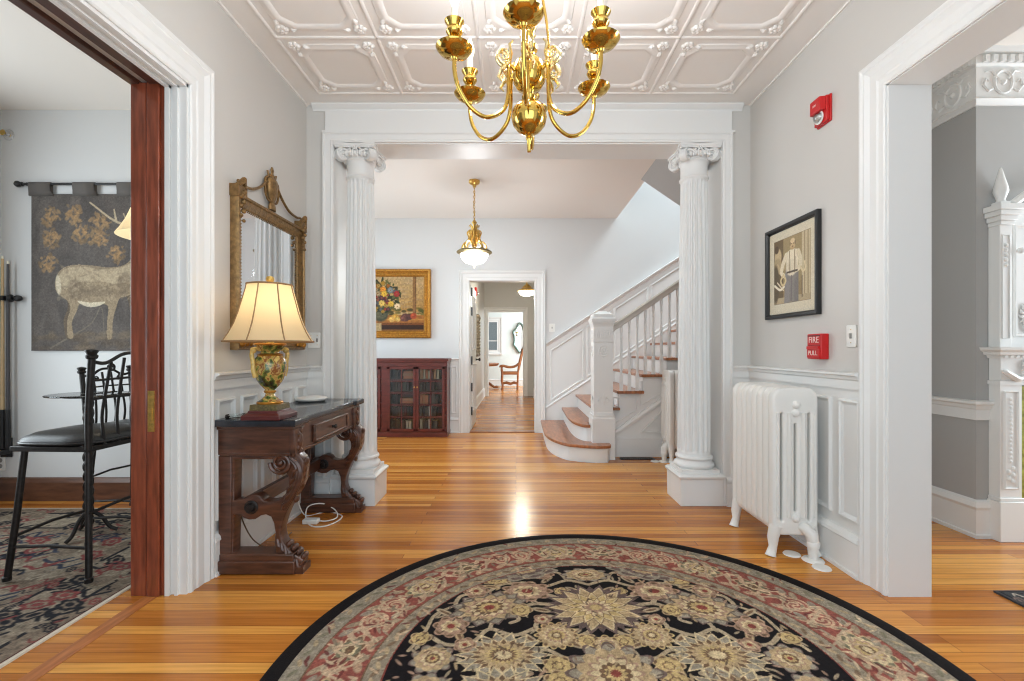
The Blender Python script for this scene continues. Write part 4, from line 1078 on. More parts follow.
# fire strobe
o = Vector((XR, 2.615, 2.49))
t = thing('fire_strobe', 'red fire alarm strobe high on the right wall', 'fire alarm', tuple(o))
M = Matrix(((0, -1, 0), (-1, 0, 0), (0, 0, 1))).to_4x4(); M.translation = o       # local x -> -Y, local y -> -X (out of wall)
m = MB(); m.box(-.058, .058, 0, .012, -.075, .075, M); m.box(-.052, .052, .012, .03, -.070, .070, M)
m.prism([(-.05, .03), (.05, .03), (.042, .062), (-.042, .062)], lambda p, q_, tt: tuple(M @ Vector((p, q_, tt))), -.01, .066)
obj('housing', m, REDP, t, bevel=.004)
m = MB(); m.sphere(tuple(M @ Vector((0, .034, -.035))), .034, 16, 12, (.9, 1, .8)); obj('lens', m, LENS, t, True)
m = MB(); m.sphere(tuple(M @ Vector((0, .04, -.035))), .014, 10, 8); obj('flash_tube', m, mat('flash_white', (.85, .85, .82), .3), t, True)
m = MB(); m.lathe([(.03, 0), (.036, .004), (.036, .010), (.03, .012)], (0, 0, 0), 22, M @ Matrix.Translation((0, .03, -.035)) @ Matrix.Rotation(-PI/2, 4, 'X')); obj('lens_ring', m, WPLAST, t, True)
def text(body, size, loc, M, m_, parent, name='lettering'):
    cu = bpy.data.curves.new(name, 'FONT'); cu.body = body; cu.size = size; cu.align_x = 'CENTER'; cu.align_y = 'CENTER'; cu.extrude = .0006
    o_ = bpy.data.objects.new('tmp', cu); COL.objects.link(o_); dg = bpy.context.evaluated_depsgraph_get(); me = bpy.data.meshes.new_from_object(o_.evaluated_get(dg))
    bpy.data.objects.remove(o_); bpy.data.curves.remove(cu)
    for v in me.vertices: v.co = M @ (Vector(loc)+Vector((v.co.x, -v.co.z if False else v.co.z, v.co.y)))
    me.materials.clear(); return obj(name, me, m_, parent)
WLET = mat('white_lettering', rgb(240, 214, 206), .5)
text('FIRE', .017, (0.0, .0625, .03), M, WLET, t)
# pull station
o = Vector((XR, 2.645, 1.170))
t = thing('fire_pull_station', 'red fire alarm pull station under the framed photograph', 'fire alarm', tuple(o))
M = Matrix(((0, -1, 0), (-1, 0, 0), (0, 0, 1))).to_4x4(); M.translation = o
m = MB(); m.box(-.062, .062, 0, .046, -.072, .072, M); obj('housing', m, REDP, t, bevel=.005)
m = MB(); m.box(-.054, .054, .046, .052, -.064, -.012, M); m.box(-.05, .05, .046, .058, -.016, .002, M); obj('handle', m, REDP, t, bevel=.002)
m = MB(); m.box(-.055, .055, .046, .0475, .058, .064, M); m.box(-.055, .055, .046, .0475, .006, .009, M); obj('dark_line', m, mat('dark_red', rgb(90, 12, 14), .5), t)
text('FIRE', .050, (0, .0475, .036), M, WLET, t); text('PULL', .038, (0, .0535, -.038), M, WLET, t)
# sprinkler and outlet of the left room
o = (px(9, 3.565), 3.565, pz(135, 3.565))
t = thing('wall_sprinkler', 'small round chrome sprinkler head above the tapestry', 'sprinkler', o)
M = Matrix.Translation(o) @ Matrix.Rotation(PI/2, 4, 'X')
m = MB(); m.lathe([(.042, 0), (.042, .004), (.03, .010), (.014, .012), (.014, .03), (.008, .034), (0, .034)], (0, 0, 0), 20, M); obj('escutcheon', m, mat('chrome', (.7, .7, .7), .25, .9), t, True)
m = MB(); m.lathe([(.02, .044), (.022, .046), (0, .047)], (0, 0, 0), 12, M); m.lathe([(.004, .03), (.004, .046)], (0, 0, 0), 8, M); obj('deflector', m, BRASSD, t, True)
t, o, u, n = wall_plate('wall_outlet', (px(1.5, 3.565), 3.564, pz(463, 3.565)), (1, 0, 0), (0, -1, 0), 'white wall outlet under the cue rack', 'outlet')
m = MB()
for zz in (-.022, .022): m.lathe([(.016, .0), (.016, .003), (0, .003)], (0, 0, 0), 14, Matrix.Translation(tuple(o+n*.006+Vector((0, 0, zz)))) @ Matrix.Rotation(PI/2, 4, 'X'))
obj('socket', m, mat('toggle_grey', rgb(150, 146, 140)), t)
# ------------------------------------------------------------------ round rug
RC = (.352, 1.636); RR = 1.239
cv = Canvas(2.5, 2.5, 300, (24, 21, 22)); C0 = 1.25
BG = (160, 142, 116); TAN = (168, 144, 110); GOLD = (176, 152, 106); ROSE = (154, 124, 104); BRN = (108, 84, 64); GRY = (138, 128, 112); RED = (124, 62, 54); CRM = (190, 170, 134); MAUV = (104, 86, 80); GRN = (108, 102, 82)
r_ = np.hypot(cv.X-C0, cv.Y-C0); th_ = np.arctan2(cv.Y-C0, cv.X-C0)
def ring(a, b, c): 
    m = (r_ >= a) & (r_ < b); cv.a[m] = np.array(c)/255
FR = .815
def vine(pts, r=.010, c=BG, r1=None): cv.line(cr(pts, 8), r, c, 1, r1)
def both(fn):
    for s in (1, -1): fn(s)
def at(s, x, y): return (C0+s*x, C0+y)
def palm(s, x, y, R, n, cols, **k): cv.flower(C0+s*x, C0+y, R, n, cols, **k)
P1 = [(1, MAUV), (.92, GRY), (.80, TAN), (.58, ROSE), (.5, CRM), (.34, BRN), (.24, GOLD), (.12, RED)]
P2 = [(1, GOLD), (.9, BRN), (.84, TAN), (.62, CRM), (.52, ROSE), (.40, GOLD), (.26, BRN), (.15, CRM)]
P3 = [(1, ROSE), (.88, BRN), (.82, ROSE), (.55, CRM), (.4, TAN), (.22, RED)]
P4 = [(1, TAN), (.86, BRN), (.78, GOLD), (.4, BRN), (.3, GOLD)]
STAR = [(1, MAUV), (.86, MAUV), (.84, GOLD), (.72, TAN), (.60, BRN), (.52, GOLD), (.40, ROSE), (.3, BRN), (.2, GOLD)]
for q_ in range(2):                                   # the field repeats towards and away from the room
    f = 1 if q_ == 0 else -1
    def v(s, pts, **k): vine([(C0+s*x, C0+f*y) for x, y in pts], **k)
    for s in (1, -1):
        v(s, [(.0, .30), (.09, .22), (.20, .20), (.27, .27), (.23, .35), (.15, .33), (.16, .27)])
        v(s, [(.0, .62), (.10, .66), (.22, .60), (.32, .64), (.36, .56), (.30, .50), (.25, .55)])
        v(s, [(.10, .66), (.14, .74), (.24, .74), (.30, .69)], r=.009)
        v(s, [(.32, .64), (.42, .62), (.50, .54), (.60, .52), (.62, .44), (.56, .40), (.52, .46)])
        v(s, [(.27, .27), (.36, .22), (.46, .26), (.52, .18), (.62, .16), (.70, .22)])
        v(s, [(.62, .44), (.70, .36), (.72, .24), (.76, .12)], r=.008)
        v(s, [(.46, .26), (.44, .34), (.38, .38), (.34, .33), (.38, .30)], r=.009)
        v(s, [(.30, .0), (.40, .06), (.50, .02), (.58, .08), (.66, .02)], r=.010)
        v(s, [(.06, .10), (.16, .08), (.24, .13), (.30, .08)], r=.009)
        v(s, [(.18, .44), (.27, .45), (.33, .41)], r=.012); v(s, [(.16, .50), (.22, .53), (.28, .50), (.26, .45)], r=.012)
        for x, y, a, l in ((.33, .58, .4, .05), (.40, .66, 1.0, .05), (.20, .67, 2.2, .045), (.56, .46, 2.0, .05), (.30, .20, .8, .05), (.42, .20, 2.4, .05), (.66, .38, .6, .05), (.58, .22, 1.2, .05), (.70, .10, 2.0, .045), (.12, .16, .5, .045), (.12, .24, 2.6, .04), (.36, .45, 1.1, .05), (.47, .60, .2, .045), (.24, .40, .3, .045), (.08, .57, .6, .045), (.50, .40, 1.5, .045), (.36, .12, .4, .05), (.46, .10, 2.4, .05)):
            cv.ell(C0+s*x, C0+f*y, l, .017, BG if (x*100) % 2 < 1 else TAN, s*f*a, soft=.25); cv.ell(C0+s*x, C0+f*y, l*.6, .007, BRN, s*f*a, soft=.3)
        palm(s, .30, f*.56, .105, 9, P3, sq=(1.15, .85)); cv.spiky(C0+s*.47, C0+f*.42, .155, 12, [(1, MAUV, 0), (.93, GRY, 0), (.85, (104, 92, 80), .5), (.76, TAN, .5), (.6, ROSE, 0), (.5, CRM, 0), (.4, BRN, .5), (.3, GOLD, 0), (.15, RED, 0)], .24, (1.2, .9), s*f*-.35)
        palm(s, .19, f*.22, .088, 14, P2); palm(s, .33, f*.40, .052, 5, P4); palm(s, .62, f*.28, .075, 7, P3, rot=s*f*.6)
        cv.spiky(C0+s*.40, C0+f*.10, .16, 18, [(1, CRM, 0), (.90, GRY, 0), (.74, CRM, .5), (.66, BRN, .5), (.6, TAN, 0), (.4, GOLD, .5), (.3, BRN, 0), (.2, CRM, 0)], .30, (1.2, .9)); palm(s, .10, f*.34, .035, 5, P4); palm(s, .24, f*.33, .04, 5, P3)
        palm(s, .66, f*.08, .085, 9, P1); palm(s, .20, f*.04, .06, 7, P4); palm(s, .54, f*.56, .06, 6, P3, rot=s*f*.9)
        palm(s, .26, f*.72, .07, 6, P3, sq=(1.5, .7)); palm(s, .45, f*.66, .055, 5, P4, sq=(1.3, .8)); palm(s, .73, f*.2, .045, 5, P4)
        palm(s, .14, f*.56, .035, 5, P4); palm(s, .07, f*.18, .05, 6, P4); palm(s, .55, f*.16, .045, 5, P3)
    cv.spiky(C0, C0+f*.42, .205, 14, [(1.05, MAUV, 0), (.96, (92, 76, 72), .5), (.92, CRM, 0), (.84, TAN, 0), (.70, BRN, .5), (.66, CRM, .5), (.58, GOLD, .5), (.42, BRN, 0), (.38, CRM, 0), (.26, ROSE, .5), (.14, GOLD, 0)], .36, (1.12, .95)); cv.flower(C0, C0+f*.72, .095, 10, P1, sq=(1.3, .75))
    cv.flower(C0, C0+f*.16, .06, 8, P2)
    # mauve cartouches leaning on the field edge
    for s in (1, -1):
        cv.flower(C0+s*.30, C0+f*.76, .15, 9, [(1, GRY), (.85, MAUV), (.7, GRY), (.5, MAUV), (.3, TAN)], amp=.2, sq=(1.25, .6), rot=-s*f*.35)
cv.flower(C0, C0, .17, 12, P1, amp=.3)
m_ = r_ >= FR; cv.a[m_] = np.array(GRY)/255
ring(FR, FR+.005, RED); ring(FR+.005, .885, (136, 124, 106)); ring(.885, .890, BRN); ring(.890, 1.095, (132, 74, 64)); ring(1.095, 1.10, BRN); ring(1.10, 1.19, (134, 124, 108))
N1 = 64; rs0 = np.random.RandomState(21)
for k in range(N1):                                   # little leaves in the guard bands
    a = 2*PI*k/N1
    for rr, c in ((.85, BRN), (1.14, GRN)):
        for j in (0, .5): cv.ell(C0+rr*math.cos(a+j*2*PI/N1), C0+rr*math.sin(a+j*2*PI/N1), .022, .009, c if j == 0 else TAN, a+PI/2+(.5 if j else -.5), .75, .4)
NB = 24
for k in range(NB):                                   # scrolls and palmettes of the red border
    a = 2*PI*(k+.5)/NB+PI/2; cx_, cy_ = C0+.992*math.cos(a), C0+.992*math.sin(a)
    def L(t, rad): aa = a+t/.992; R2 = .992+rad; return (C0+R2*math.cos(aa), C0+R2*math.sin(aa))
    if k % 3 == 0:
        cv.flower(cx_, cy_, .10, 9, [(1, TAN), (.88, GRN), (.78, CRM), (.6, ROSE), (.5, GOLD), (.3, BRN), (.2, CRM)], sq=(.8, 1.1), rot=a)
    elif k % 3 == 1:
        for s in (1, -1):
            sp = [L(s*.02+s*(.055-.045*i/20)*math.cos(i/20*2.4*PI)+s*.04, (.06-.05*i/20)*math.sin(i/20*2.4*PI)) for i in range(21)]
            cv.line(sp, .017, (180, 148, 120)); cv.line(sp, .006, (140, 88, 76))
        cv.ell(*L(0, -.055), .03, .014, GRY, a+PI/2)
    else:
        cv.flower(cx_, cy_, .075, 7, [(1, (176, 148, 120)), (.85, BRN), (.75, GRN), (.5, CRM), (.3, BRN)], sq=(.75, 1.25), rot=a)
        for s in (1, -1): cv.line(cr([L(s*.05, .0), L(s*.09, .05), L(s*.13, .02), L(s*.10, -.02)], 5), .012, (176, 148, 122))
    for j in range(4):
        t = (j-1.5)*.062
        cv.ell(*L(t+.02, -.07*(-1)**j), .036, .015, (150, 134, 110), a+PI/2-.6, .95, .3); cv.ell(*L(t, .07*(-1)**j), .034, .016, (168, 140, 114) if j % 2 else GRY, a+PI/2+(.5 if j % 2 else -.5), .95, .3)
    cv.line(cr([L(-.13, .04), L(-.065, -.06), L(0, .065), L(.065, -.06), L(.13, .04)], 6), .006, (172, 148, 122))
for k in range(900):                                  # fine tendrils crossing the borders
    a = rs0.rand()*2*PI; rr = (.905+.175*rs0.rand()) if k < 620 else (.825+.055*rs0.rand() if k % 2 else 1.105+.08*rs0.rand()); x, y = C0+rr*math.cos(a), C0+rr*math.sin(a)
    cv.ell(x, y, .014+.016*rs0.rand(), .0045+.003*rs0.rand(), [(178, 150, 122), (150, 134, 112), (96, 50, 46), (120, 110, 92), (186, 164, 134)][rs0.randint(5)], a+rs0.rand()*3, .85, .4)
for k in range(700):                                  # dark and light flecks inside the blossoms
    a = rs0.rand()*2*PI; rr = .80*math.sqrt(rs0.rand()); x, y = C0+rr*math.cos(a), C0+rr*math.sin(a)
    if cv.a[int(y*cv.res), int(x*cv.res)].sum() > .9: cv.ell(x, y, .010+.010*rs0.rand(), .004, [(92, 72, 58), (188, 168, 132), (122, 96, 78), (70, 56, 50)][rs0.randint(4)], a+rs0.rand()*3, .7, .4)
# small-leaf filler over the dark field
rs = np.random.RandomState(5)
for _ in range(500):
    a, rr = rs.rand()*2*PI, .80*math.sqrt(rs.rand()); x, y = C0+rr*math.cos(a), C0+rr*math.sin(a)
    p = cv.a[int(y*cv.res), int(x*cv.res)]
    if p.sum() < .4: cv.ell(x, y, .012+.012*rs.rand(), .006, (TAN, BG, ROSE)[rs.randint(3)], rs.rand()*3, .9, .4)
cv.noise(.10, 1, 1); cv.noise(.09, 3, 2); cv.noise(.05, 9, 3)
RUGM = attr_mat('rug_pile', .95, .1, .35, 260)
RG = thing('round_rug', 'round black and beige floral rug with red border on the wooden floor', 'rug', (RC[0], RC[1], 0))
me = canvas_mesh('pile', cv, lambda X, Y: (X-C0+RC[0], Y-C0+RC[1], .012), lambda X, Y: np.hypot(X-C0, Y-C0) < 1.185)
obj('pile', me, RUGM, RG)
m = MB(); m.lathe([(1.172, .004), (1.172, .0135), (1.20, .0145), (1.232, .0135), (RR, .008), (RR, 0), (1.172, 0), (1.172, .004)], (RC[0], RC[1], 0), 256)
obj('black_binding', m, mat('rug_black', rgb(26, 22, 22), .95, bump=.4, bscale=250, spec=.1), RG, True)

# ------------------------------------------------------------------ left-room rug, right-room rug
def rect_rug(name, label, x0, x1, y0, y1, res, pal, seed, edge):
    cv = Canvas(x1-x0, y1-y0, res, pal[0]); W, Hh = x1-x0, y1-y0
    d = np.minimum(np.minimum(cv.X, W-cv.X), np.minimum(cv.Y, Hh-cv.Y))
    for a, b_, c in ((0, .012, pal[5]), (.012, .10, pal[1]), (.10, .12, pal[2]), (.12, .36, pal[3]), (.36, .38, pal[2]), (.38, .46, pal[1])):
        cv.a[(d >= a) & (d < b_)] = np.array(c)/255
    rs = np.random.RandomState(seed)
    n = int(W*Hh*230)
    for k in range(n):
        x, y = rs.rand()*W, rs.rand()*Hh; dd = min(x, W-x, y, Hh-y)
        if dd < .015: continue
        if dd < .11 or .37 < dd < .46: cols = [pal[2], pal[4], pal[0]]; R = .028
        elif dd < .36: cols = [pal[2], pal[4], pal[1], pal[0], pal[2]]; R = .055
        else: cols = [pal[4], pal[3], pal[2], pal[1], pal[6]]; R = .060
        c = cols[rs.randint(len(cols))]; a = rs.rand()*3
        if rs.rand() < .45: cv.flower(x, y, R, 6, [(1, c), (.6, pal[1]), (.35, c)], rot=a, sq=(1.3, .8))
        else: cv.line(cr([(x-R, y), (x-R*.3, y+R*.8*math.cos(a)), (x+R*.4, y-R*.5), (x+R*1.3, y+R*.5*math.sin(a))], 4), R*.16, c)
    cv.noise(.16, 1, seed); cv.noise(.10, 4, seed+1)
    t = thing(name, label, 'rug', ((x0+x1)/2, (y0+y1)/2, 0))
    obj('pile', canvas_mesh('pile', cv, lambda X, Y: (X+x0, Y+y0, .010)), RUGM, t)
    m = MB(); m.box(x0-.008, x1+.008, y0-.008, y1+.008, 0, .009); obj('edging', m, edge, t)
rect_rug('area_rug', 'grey, black and red patterned rug under the bar stools', -3.75, -1.868, 1.0, 3.35, 190, [(128, 116, 100), (116, 102, 88), (34, 34, 38), (134, 122, 106), (112, 58, 56), (84, 54, 48), (50, 54, 66)], 3, mat('rug_fringe', rgb(206, 196, 178), .9))
rect_rug('hearth_rug', 'corner of a dark-edged patterned rug in the right-hand room', 2.275, 3.6, 1.0, 2.20, 190, [(176, 164, 146), (60, 60, 62), (44, 42, 46), (170, 156, 138), (120, 100, 92), (40, 38, 40), (80, 86, 96)], 9, mat('rug_dark_edge', rgb(52, 50, 52), .9))

# ------------------------------------------------------------------ pictures
def framed_canvas(name, label, cat, cv, o, u, n, W, Hh, prof, fm, fname='frame', extra=None):
    """o = lower left corner of the outer frame on the wall"""
    o, u, n = Vector(o), Vector(u), Vector(n); z = Vector((0, 0, 1))
    t = thing(name, label, cat, tuple(o+u*W/2))
    m = MB(); P = [o, o+u*W, o+u*W+z*Hh, o+z*Hh]
    s = 1 if n.cross(u).dot(z) > 0 else -1
    m.sweep([tuple(p) for p in (P if s > 0 else P[::-1])], prof, n, True)
    f = obj(fname, m, fm, t, bevel=.0015)
    k = o+u*(W-cv.w)/2+z*(Hh-cv.h)/2+n*.008
    me = canvas_mesh('picture', cv, lambda X, Y: (k.x+u.x*X, k.y+u.y*X, k.z+Y))
    obj('picture', me, attr_mat(name+'_surface', .55, .3), t)
    return t, f
# flower still life
cw, chh = 1.05, .762
cv = Canvas(cw, chh, 260, (196, 176, 140))
def U(cx, cy): return (1.05-(470-cx)/8.01*.01387, (570-cy)/8.01*.01387)
def cell(cx, cy, rx, ry, c, rot=0, al=1, soft=.3): x, y = U(cx, cy); cv.ell(x, y, rx/8.01*.01387, ry/8.01*.01387, c, rot, al, soft)
def crect(x0, x1, y0, y1, c, al=1): a = U(x0, y1); b = U(x1, y0); cv.rect(a[0], b[0], a[1], b[1], c, al)
for k in range(40): crect(-140, 480, 130+k*7, 140+k*7, (206-k*.6, 186-k*1.0, 150-k*1.6))
rs = np.random.RandomState(3)
for k in range(60): cell(rs.uniform(-130, 470), rs.uniform(150, 380), rs.uniform(20, 60), rs.uniform(5, 14), ((214, 190, 160), (226, 196, 140), (176, 160, 140))[rs.randint(3)], rs.uniform(-.2, .2), .45, .6)
for k in range(40): cell(rs.uniform(-100, 470), rs.uniform(385, 440), rs.uniform(12, 30), rs.uniform(8, 16), ((84, 92, 44), (118, 110, 50), (70, 66, 36))[rs.randint(3)], 0, .85, .5)
crect(380, 410, 130, 470, (150, 116, 78)); crect(402, 410, 130, 470, (116, 84, 54))
crect(-140, 480, 440, 500, (172, 118, 58)); crect(-140, 480, 470, 482, (196, 146, 76)); crect(-140, 480, 500, 520, (128, 78, 36)); crect(-140, 480, 520, 560, (58, 34, 20)); crect(-140, 480, 556, 575, (150, 106, 56)); crect(40, 130, 505, 575, (192, 176, 140))
cell(120, 430, 62, 62, (70, 76, 66)); cell(120, 420, 52, 50, (108, 112, 96), 0, .8)
for k in range(150):
    a = rs.rand()*2*PI; r = 150*math.sqrt(rs.rand()); cx = 90+r*math.cos(a)*1.25; cy = 290+r*math.sin(a)*.95
    cell(cx, cy, rs.uniform(10, 34), rs.uniform(6, 14), ((44, 56, 34), (74, 90, 48), (58, 60, 40), (100, 106, 64))[rs.randint(4)], rs.rand()*3, .9)
FC = ((232, 190, 70), (236, 206, 110), (190, 70, 60), (206, 96, 96), (236, 220, 190), (120, 70, 96), (226, 150, 60), (120, 140, 170))
for k in range(90):
    a = rs.rand()*2*PI; r = 135*math.sqrt(rs.rand()); x, y = U(90+r*math.cos(a)*1.25, 300+r*math.sin(a)*.9); c = tuple(q*.74 for q in FC[rs.randint(8)])
    cv.flower(x, y, rs.uniform(.016, .042), rs.randint(5, 9), [(1, tuple(q*.78 for q in c)), (.82, c), (.45, tuple(min(255, q*1.12) for q in c)), (.25, (150, 100, 50))], rot=rs.rand())
for cx, cy, c in ((140, 235, (236, 160, 50)), (150, 270, (240, 204, 80)), (250, 270, (176, 56, 60)), (130, 345, (240, 214, 120)), (255, 370, (240, 226, 200)), (205, 350, (226, 196, 80)), (200, 240, (130, 150, 170))):
    x, y = U(cx, cy); cv.flower(x, y, .045, 7, [(1, tuple(q*.8 for q in c)), (.85, c), (.4, tuple(min(255, q*1.1) for q in c)), (.2, (160, 110, 50))])
for cx, cy, r, c in ((240, 460, 32, (206, 166, 78)), (210, 475, 24, (222, 186, 110)), (320, 460, 34, (96, 64, 66)), (300, 470, 22, (120, 80, 80)), (355, 455, 26, (86, 58, 62)), (385, 448, 26, (180, 84, 56)), (260, 475, 20, (226, 196, 120))):
    cell(cx, cy, r, r*.95, c, 0, 1, .25); cell(cx-r*.3, cy-r*.3, r*.4, r*.35, tuple(min(255, q*1.25) for q in c), 0, .8, .6)
cv.a *= np.array([.86, .80, .70]); cv.noise(.06, 1, 1); cv.noise(.10, 5, 4)
gp = [(0, 0), (0, .05), (.012, .062), (.03, .055), (.045, .03), (.062, .028), (.072, .042), (.086, .038), (.095, .022), (.102, .018), (.102, 0)]
t, f = framed_canvas('flower_painting', 'gold-framed flower still-life painting above the bookcase', 'painting', cv, (-2.43, YF-.002, 1.315), (1, 0, 0), (0, -1, 0), 1.25, .955, gp, GILTB)
m = MB(); m.sweep([(-2.43+.068, YF-.03, 1.315+.068), (-1.18-.068, YF-.03, 1.315+.068), (-1.18-.068, YF-.03, 2.27-.068), (-2.43+.068, YF-.03, 2.27-.068)], [(-.004, 0), (0, .006), (.004, 0)], (0, -1, 0), True)
obj('inner_slip', m, mat('dark_slip', rgb(96, 58, 30), .5), f)

# sepia photograph, right wall
cw, chh = .50, .54
cv = Canvas(cw, chh, 420, (214, 204, 180))
sx0, sx1, sy0, sy1 = .055, .445, .065, .485
def V(a, b): return (sx0+(sx1-sx0)*a, sy0+(sy1-sy0)*b)
def pe(a, b, ra, rb, c, rot=0, al=1, soft=.25): x, y = V(a, b); cv.ell(x, y, ra*(sx1-sx0), rb*(sy1-sy0), c, rot, al, soft)
def pl_(pts, r, c, r1=None): cv.line(cr([V(*p) for p in pts], 6), r*(sx1-sx0), c, 1, None if r1 is None else r1*(sx1-sx0))
def pr2(a0, a1, b0, b1, c, al=1): p, q_ = V(a0, b0), V(a1, b1); cv.rect(p[0], q_[0], p[1], q_[1], c, al)
pr2(0, 1, 0, 1, (150, 128, 92)); pr2(.25, .8, .3, 1, (158, 138, 100)); pr2(.78, 1, .1, 1, (196, 180, 146)); pr2(0, .28, 0, 1, (110, 92, 66)); pr2(.0, 1, 0, .10, (178, 160, 128))
pr2(.84, .86, .1, 1, (140, 120, 90)); pr2(.92, .94, .1, 1, (146, 126, 94))
pe(.12, .74, .10, .13, (196, 174, 134)); pe(.10, .60, .13, .12, (170, 150, 114)); pe(.08, .86, .06, .06, (92, 74, 54)); pl_([(.10, .6), (.18, .5), (.28, .55)], .04, (188, 166, 128))
pe(.05, .32, .10, .30, (96, 82, 62)); pl_([(.02, .30), (.18, .22), (.30, .26)], .02, (232, 222, 200)); pl_([(.1, .34), (.28, .2)], .012, (224, 210, 184))
pl_([(.42, .46), (.40, .25), (.38, -.1)], .085, (138, 132, 128)); pl_([(.60, .46), (.60, .25), (.60, -.1)], .085, (124, 118, 114)); pe(.51, .40, .14, .10, (132, 126, 120)); pr2(.44, .58, .02, .40, (134, 128, 122))
pe(.52, .60, .17, .19, (226, 214, 188)); pe(.50, .52, .15, .12, (218, 206, 180)); pe(.52, .72, .19, .07, (230, 218, 192))
pl_([(.36, .72), (.26, .60), (.22, .48), (.30, .42)], .055, (222, 208, 180), .035); pl_([(.68, .72), (.74, .60), (.72, .50), (.62, .46)], .055, (216, 202, 172), .035)
for d in (-.07, .07): pl_([(.52+d, .77), (.52+d*.9, .44)], .012, (150, 132, 104))
pl_([(.38, .46), (.66, .46)], .016, (92, 80, 66))
pe(.53, .87, .075, .085, (200, 172, 130)); pe(.53, .915, .062, .04, (214, 190, 150)); pe(.465, .88, .014, .035, (120, 100, 76)); pe(.597, .88, .014, .035, (120, 100, 76)); pe(.53, .81, .04, .025, (186, 156, 114)); pe(.505, .875, .012, .008, (90, 68, 46)); pe(.555, .875, .012, .008, (90, 68, 46)); pe(.53, .835, .022, .008, (120, 90, 66))
pl_([(.28, .44), (.20, .36), (.26, .28), (.34, .34), (.30, .42)], .02, (210, 190, 146)); pl_([(.74, .5), (.80, .42), (.86, .46), (.84, .56)], .016, (214, 196, 156)); pl_([(.78, .36), (.78, .05)], .010, (96, 82, 64)); pl_([(.50, .4), (.49, -.05)], .010, (112, 106, 102)); pl_([(.44, .66), (.43, .50)], .012, (198, 184, 156)); pl_([(.61, .66), (.62, .50)], .012, (196, 182, 154))
for p in ((0, sx0, 0, chh), (sx1, cw, 0, chh), (0, cw, 0, sy0), (0, cw, sy1, chh)): cv.rect(*p, (214, 204, 180))
for p in ((sx0, sx1, sy0, sy0+.003), (sx0, sx1, sy1-.003, sy1), (sx0, sx0+.003, sy0, sy1), (sx1-.003, sx1, sy0, sy1)): cv.rect(*p, (120, 104, 80))
cv.noise(.05, 2, 8)
fp2 = [(0, 0), (0, .026), (.006, .030), (.018, .030), (.024, .022), (.028, .018), (.028, 0)]
framed_canvas('framed_photograph', 'black-framed sepia photograph of a man in white shirt on the right wall', 'picture', cv, (XR-.001, 3.20, 1.355), (0, -1, 0), (-1, 0, 0), .555, .60, fp2, BLKP)

# tapestry in the left room
cv = Canvas(1.5, 1.20, 260, (98, 92, 88))
def T(px_, py_): return ((px_-30)*3.54/465, (1.15-(py_-350)*3.54/465)-1.142)
def te(cx, cy, rx, ry, c, rot=0, al=1, soft=.3): x, y = T(cx/3.4, 160+cy/3.4); cv.ell(x, y, rx/3.4*3.54/465, ry/3.4*3.54/465, c, rot, al, soft)
def tl(pts, r, c, r1=None, al=1): cv.line(cr([T(a/3.4, 160+b/3.4) for a, b in pts], 6), r/3.4*3.54/465, c, al, None if r1 is None else r1/3.4*3.54/465)
rs = np.random.RandomState(11)
for k in range(260): te(rs.uniform(100, 800), rs.uniform(110, 650), rs.uniform(6, 26), rs.uniform(20, 70), ((112, 105, 100), (84, 80, 78), (104, 98, 94), (92, 88, 85))[rs.randint(4)], rs.uniform(-.4, .4), .4, .7)
for x, y in ((170, 190), (245, 180), (335, 210), (170, 265), (270, 245), (335, 270), (160, 350), (390, 315), (500, 200), (560, 260), (600, 180), (680, 240), (640, 330)):
    for k in range(26):
        a = rs.rand()*2*PI; r = 34*math.sqrt(rs.rand()); te(x+r*math.cos(a), y+r*math.sin(a), rs.uniform(4, 12), rs.uniform(3, 7), ((140, 116, 90), (152, 126, 96), (122, 104, 84))[rs.randint(3)], rs.rand()*3, .8, .5)
    for k in range(7): a = k*.9; te(x+14*math.cos(a), y+14*math.sin(a), 12, 3.5, (172, 138, 100), a, .6, .7)
D1, D2, D3 = (150, 134, 112), (182, 166, 140), (106, 94, 82)
for k in range(90): te(rs.uniform(110, 800), rs.uniform(590, 640), rs.uniform(10, 30), rs.uniform(6, 14), ((124, 110, 94), (100, 90, 80))[rs.randint(2)], 0, .45, .7)
def dp(pts, c, al=1): cv.poly(cr([T(a/3.4, 160+b/3.4) for a, b in pts], 5, True), c, al)
tl([(150+20, 640), (300, 560), (340, 500), (350, 600)], 3, (120, 112, 102), 1.5, .6)
dp([(426, 440), (438, 500), (446, 560), (440, 604), (458, 604), (462, 550), (468, 470), (470, 430)], D3); dp([(222, 440), (228, 500), (214, 545), (222, 602), (236, 602), (236, 550), (252, 500), (250, 440)], D3)
dp([(187, 440), (186, 408), (198, 380), (222, 362), (260, 355), (310, 358), (360, 364), (408, 360), (436, 344), (448, 318), (456, 290), (474, 262), (500, 240), (524, 256), (550, 276), (542, 290), (514, 288), (504, 310), (496, 360), (484, 410), (462, 446), (430, 462), (404, 470), (392, 500), (380, 545), (376, 604), (360, 604), (360, 550), (364, 505), (352, 490), (310, 496), (270, 488), (258, 512), (242, 552), (246, 602), (228, 602), (226, 548), (236, 505), (226, 478), (204, 462)], D1)
dp([(196, 400), (224, 368), (280, 362), (340, 372), (400, 366), (438, 352), (452, 330), (470, 290), (476, 340), (450, 400), (400, 420), (330, 412), (260, 416), (220, 440)], D2, .75); dp([(258, 478), (300, 484), (352, 482), (330, 496), (290, 498)], (206, 194, 170), .9)
te(196, 425, 9, 34, (206, 194, 170), .1, .8); te(255, 440, 26, 36, D3, .3, .45); te(420, 420, 24, 40, D3, -.3, .45); te(330, 445, 60, 18, D3, 0, .35)
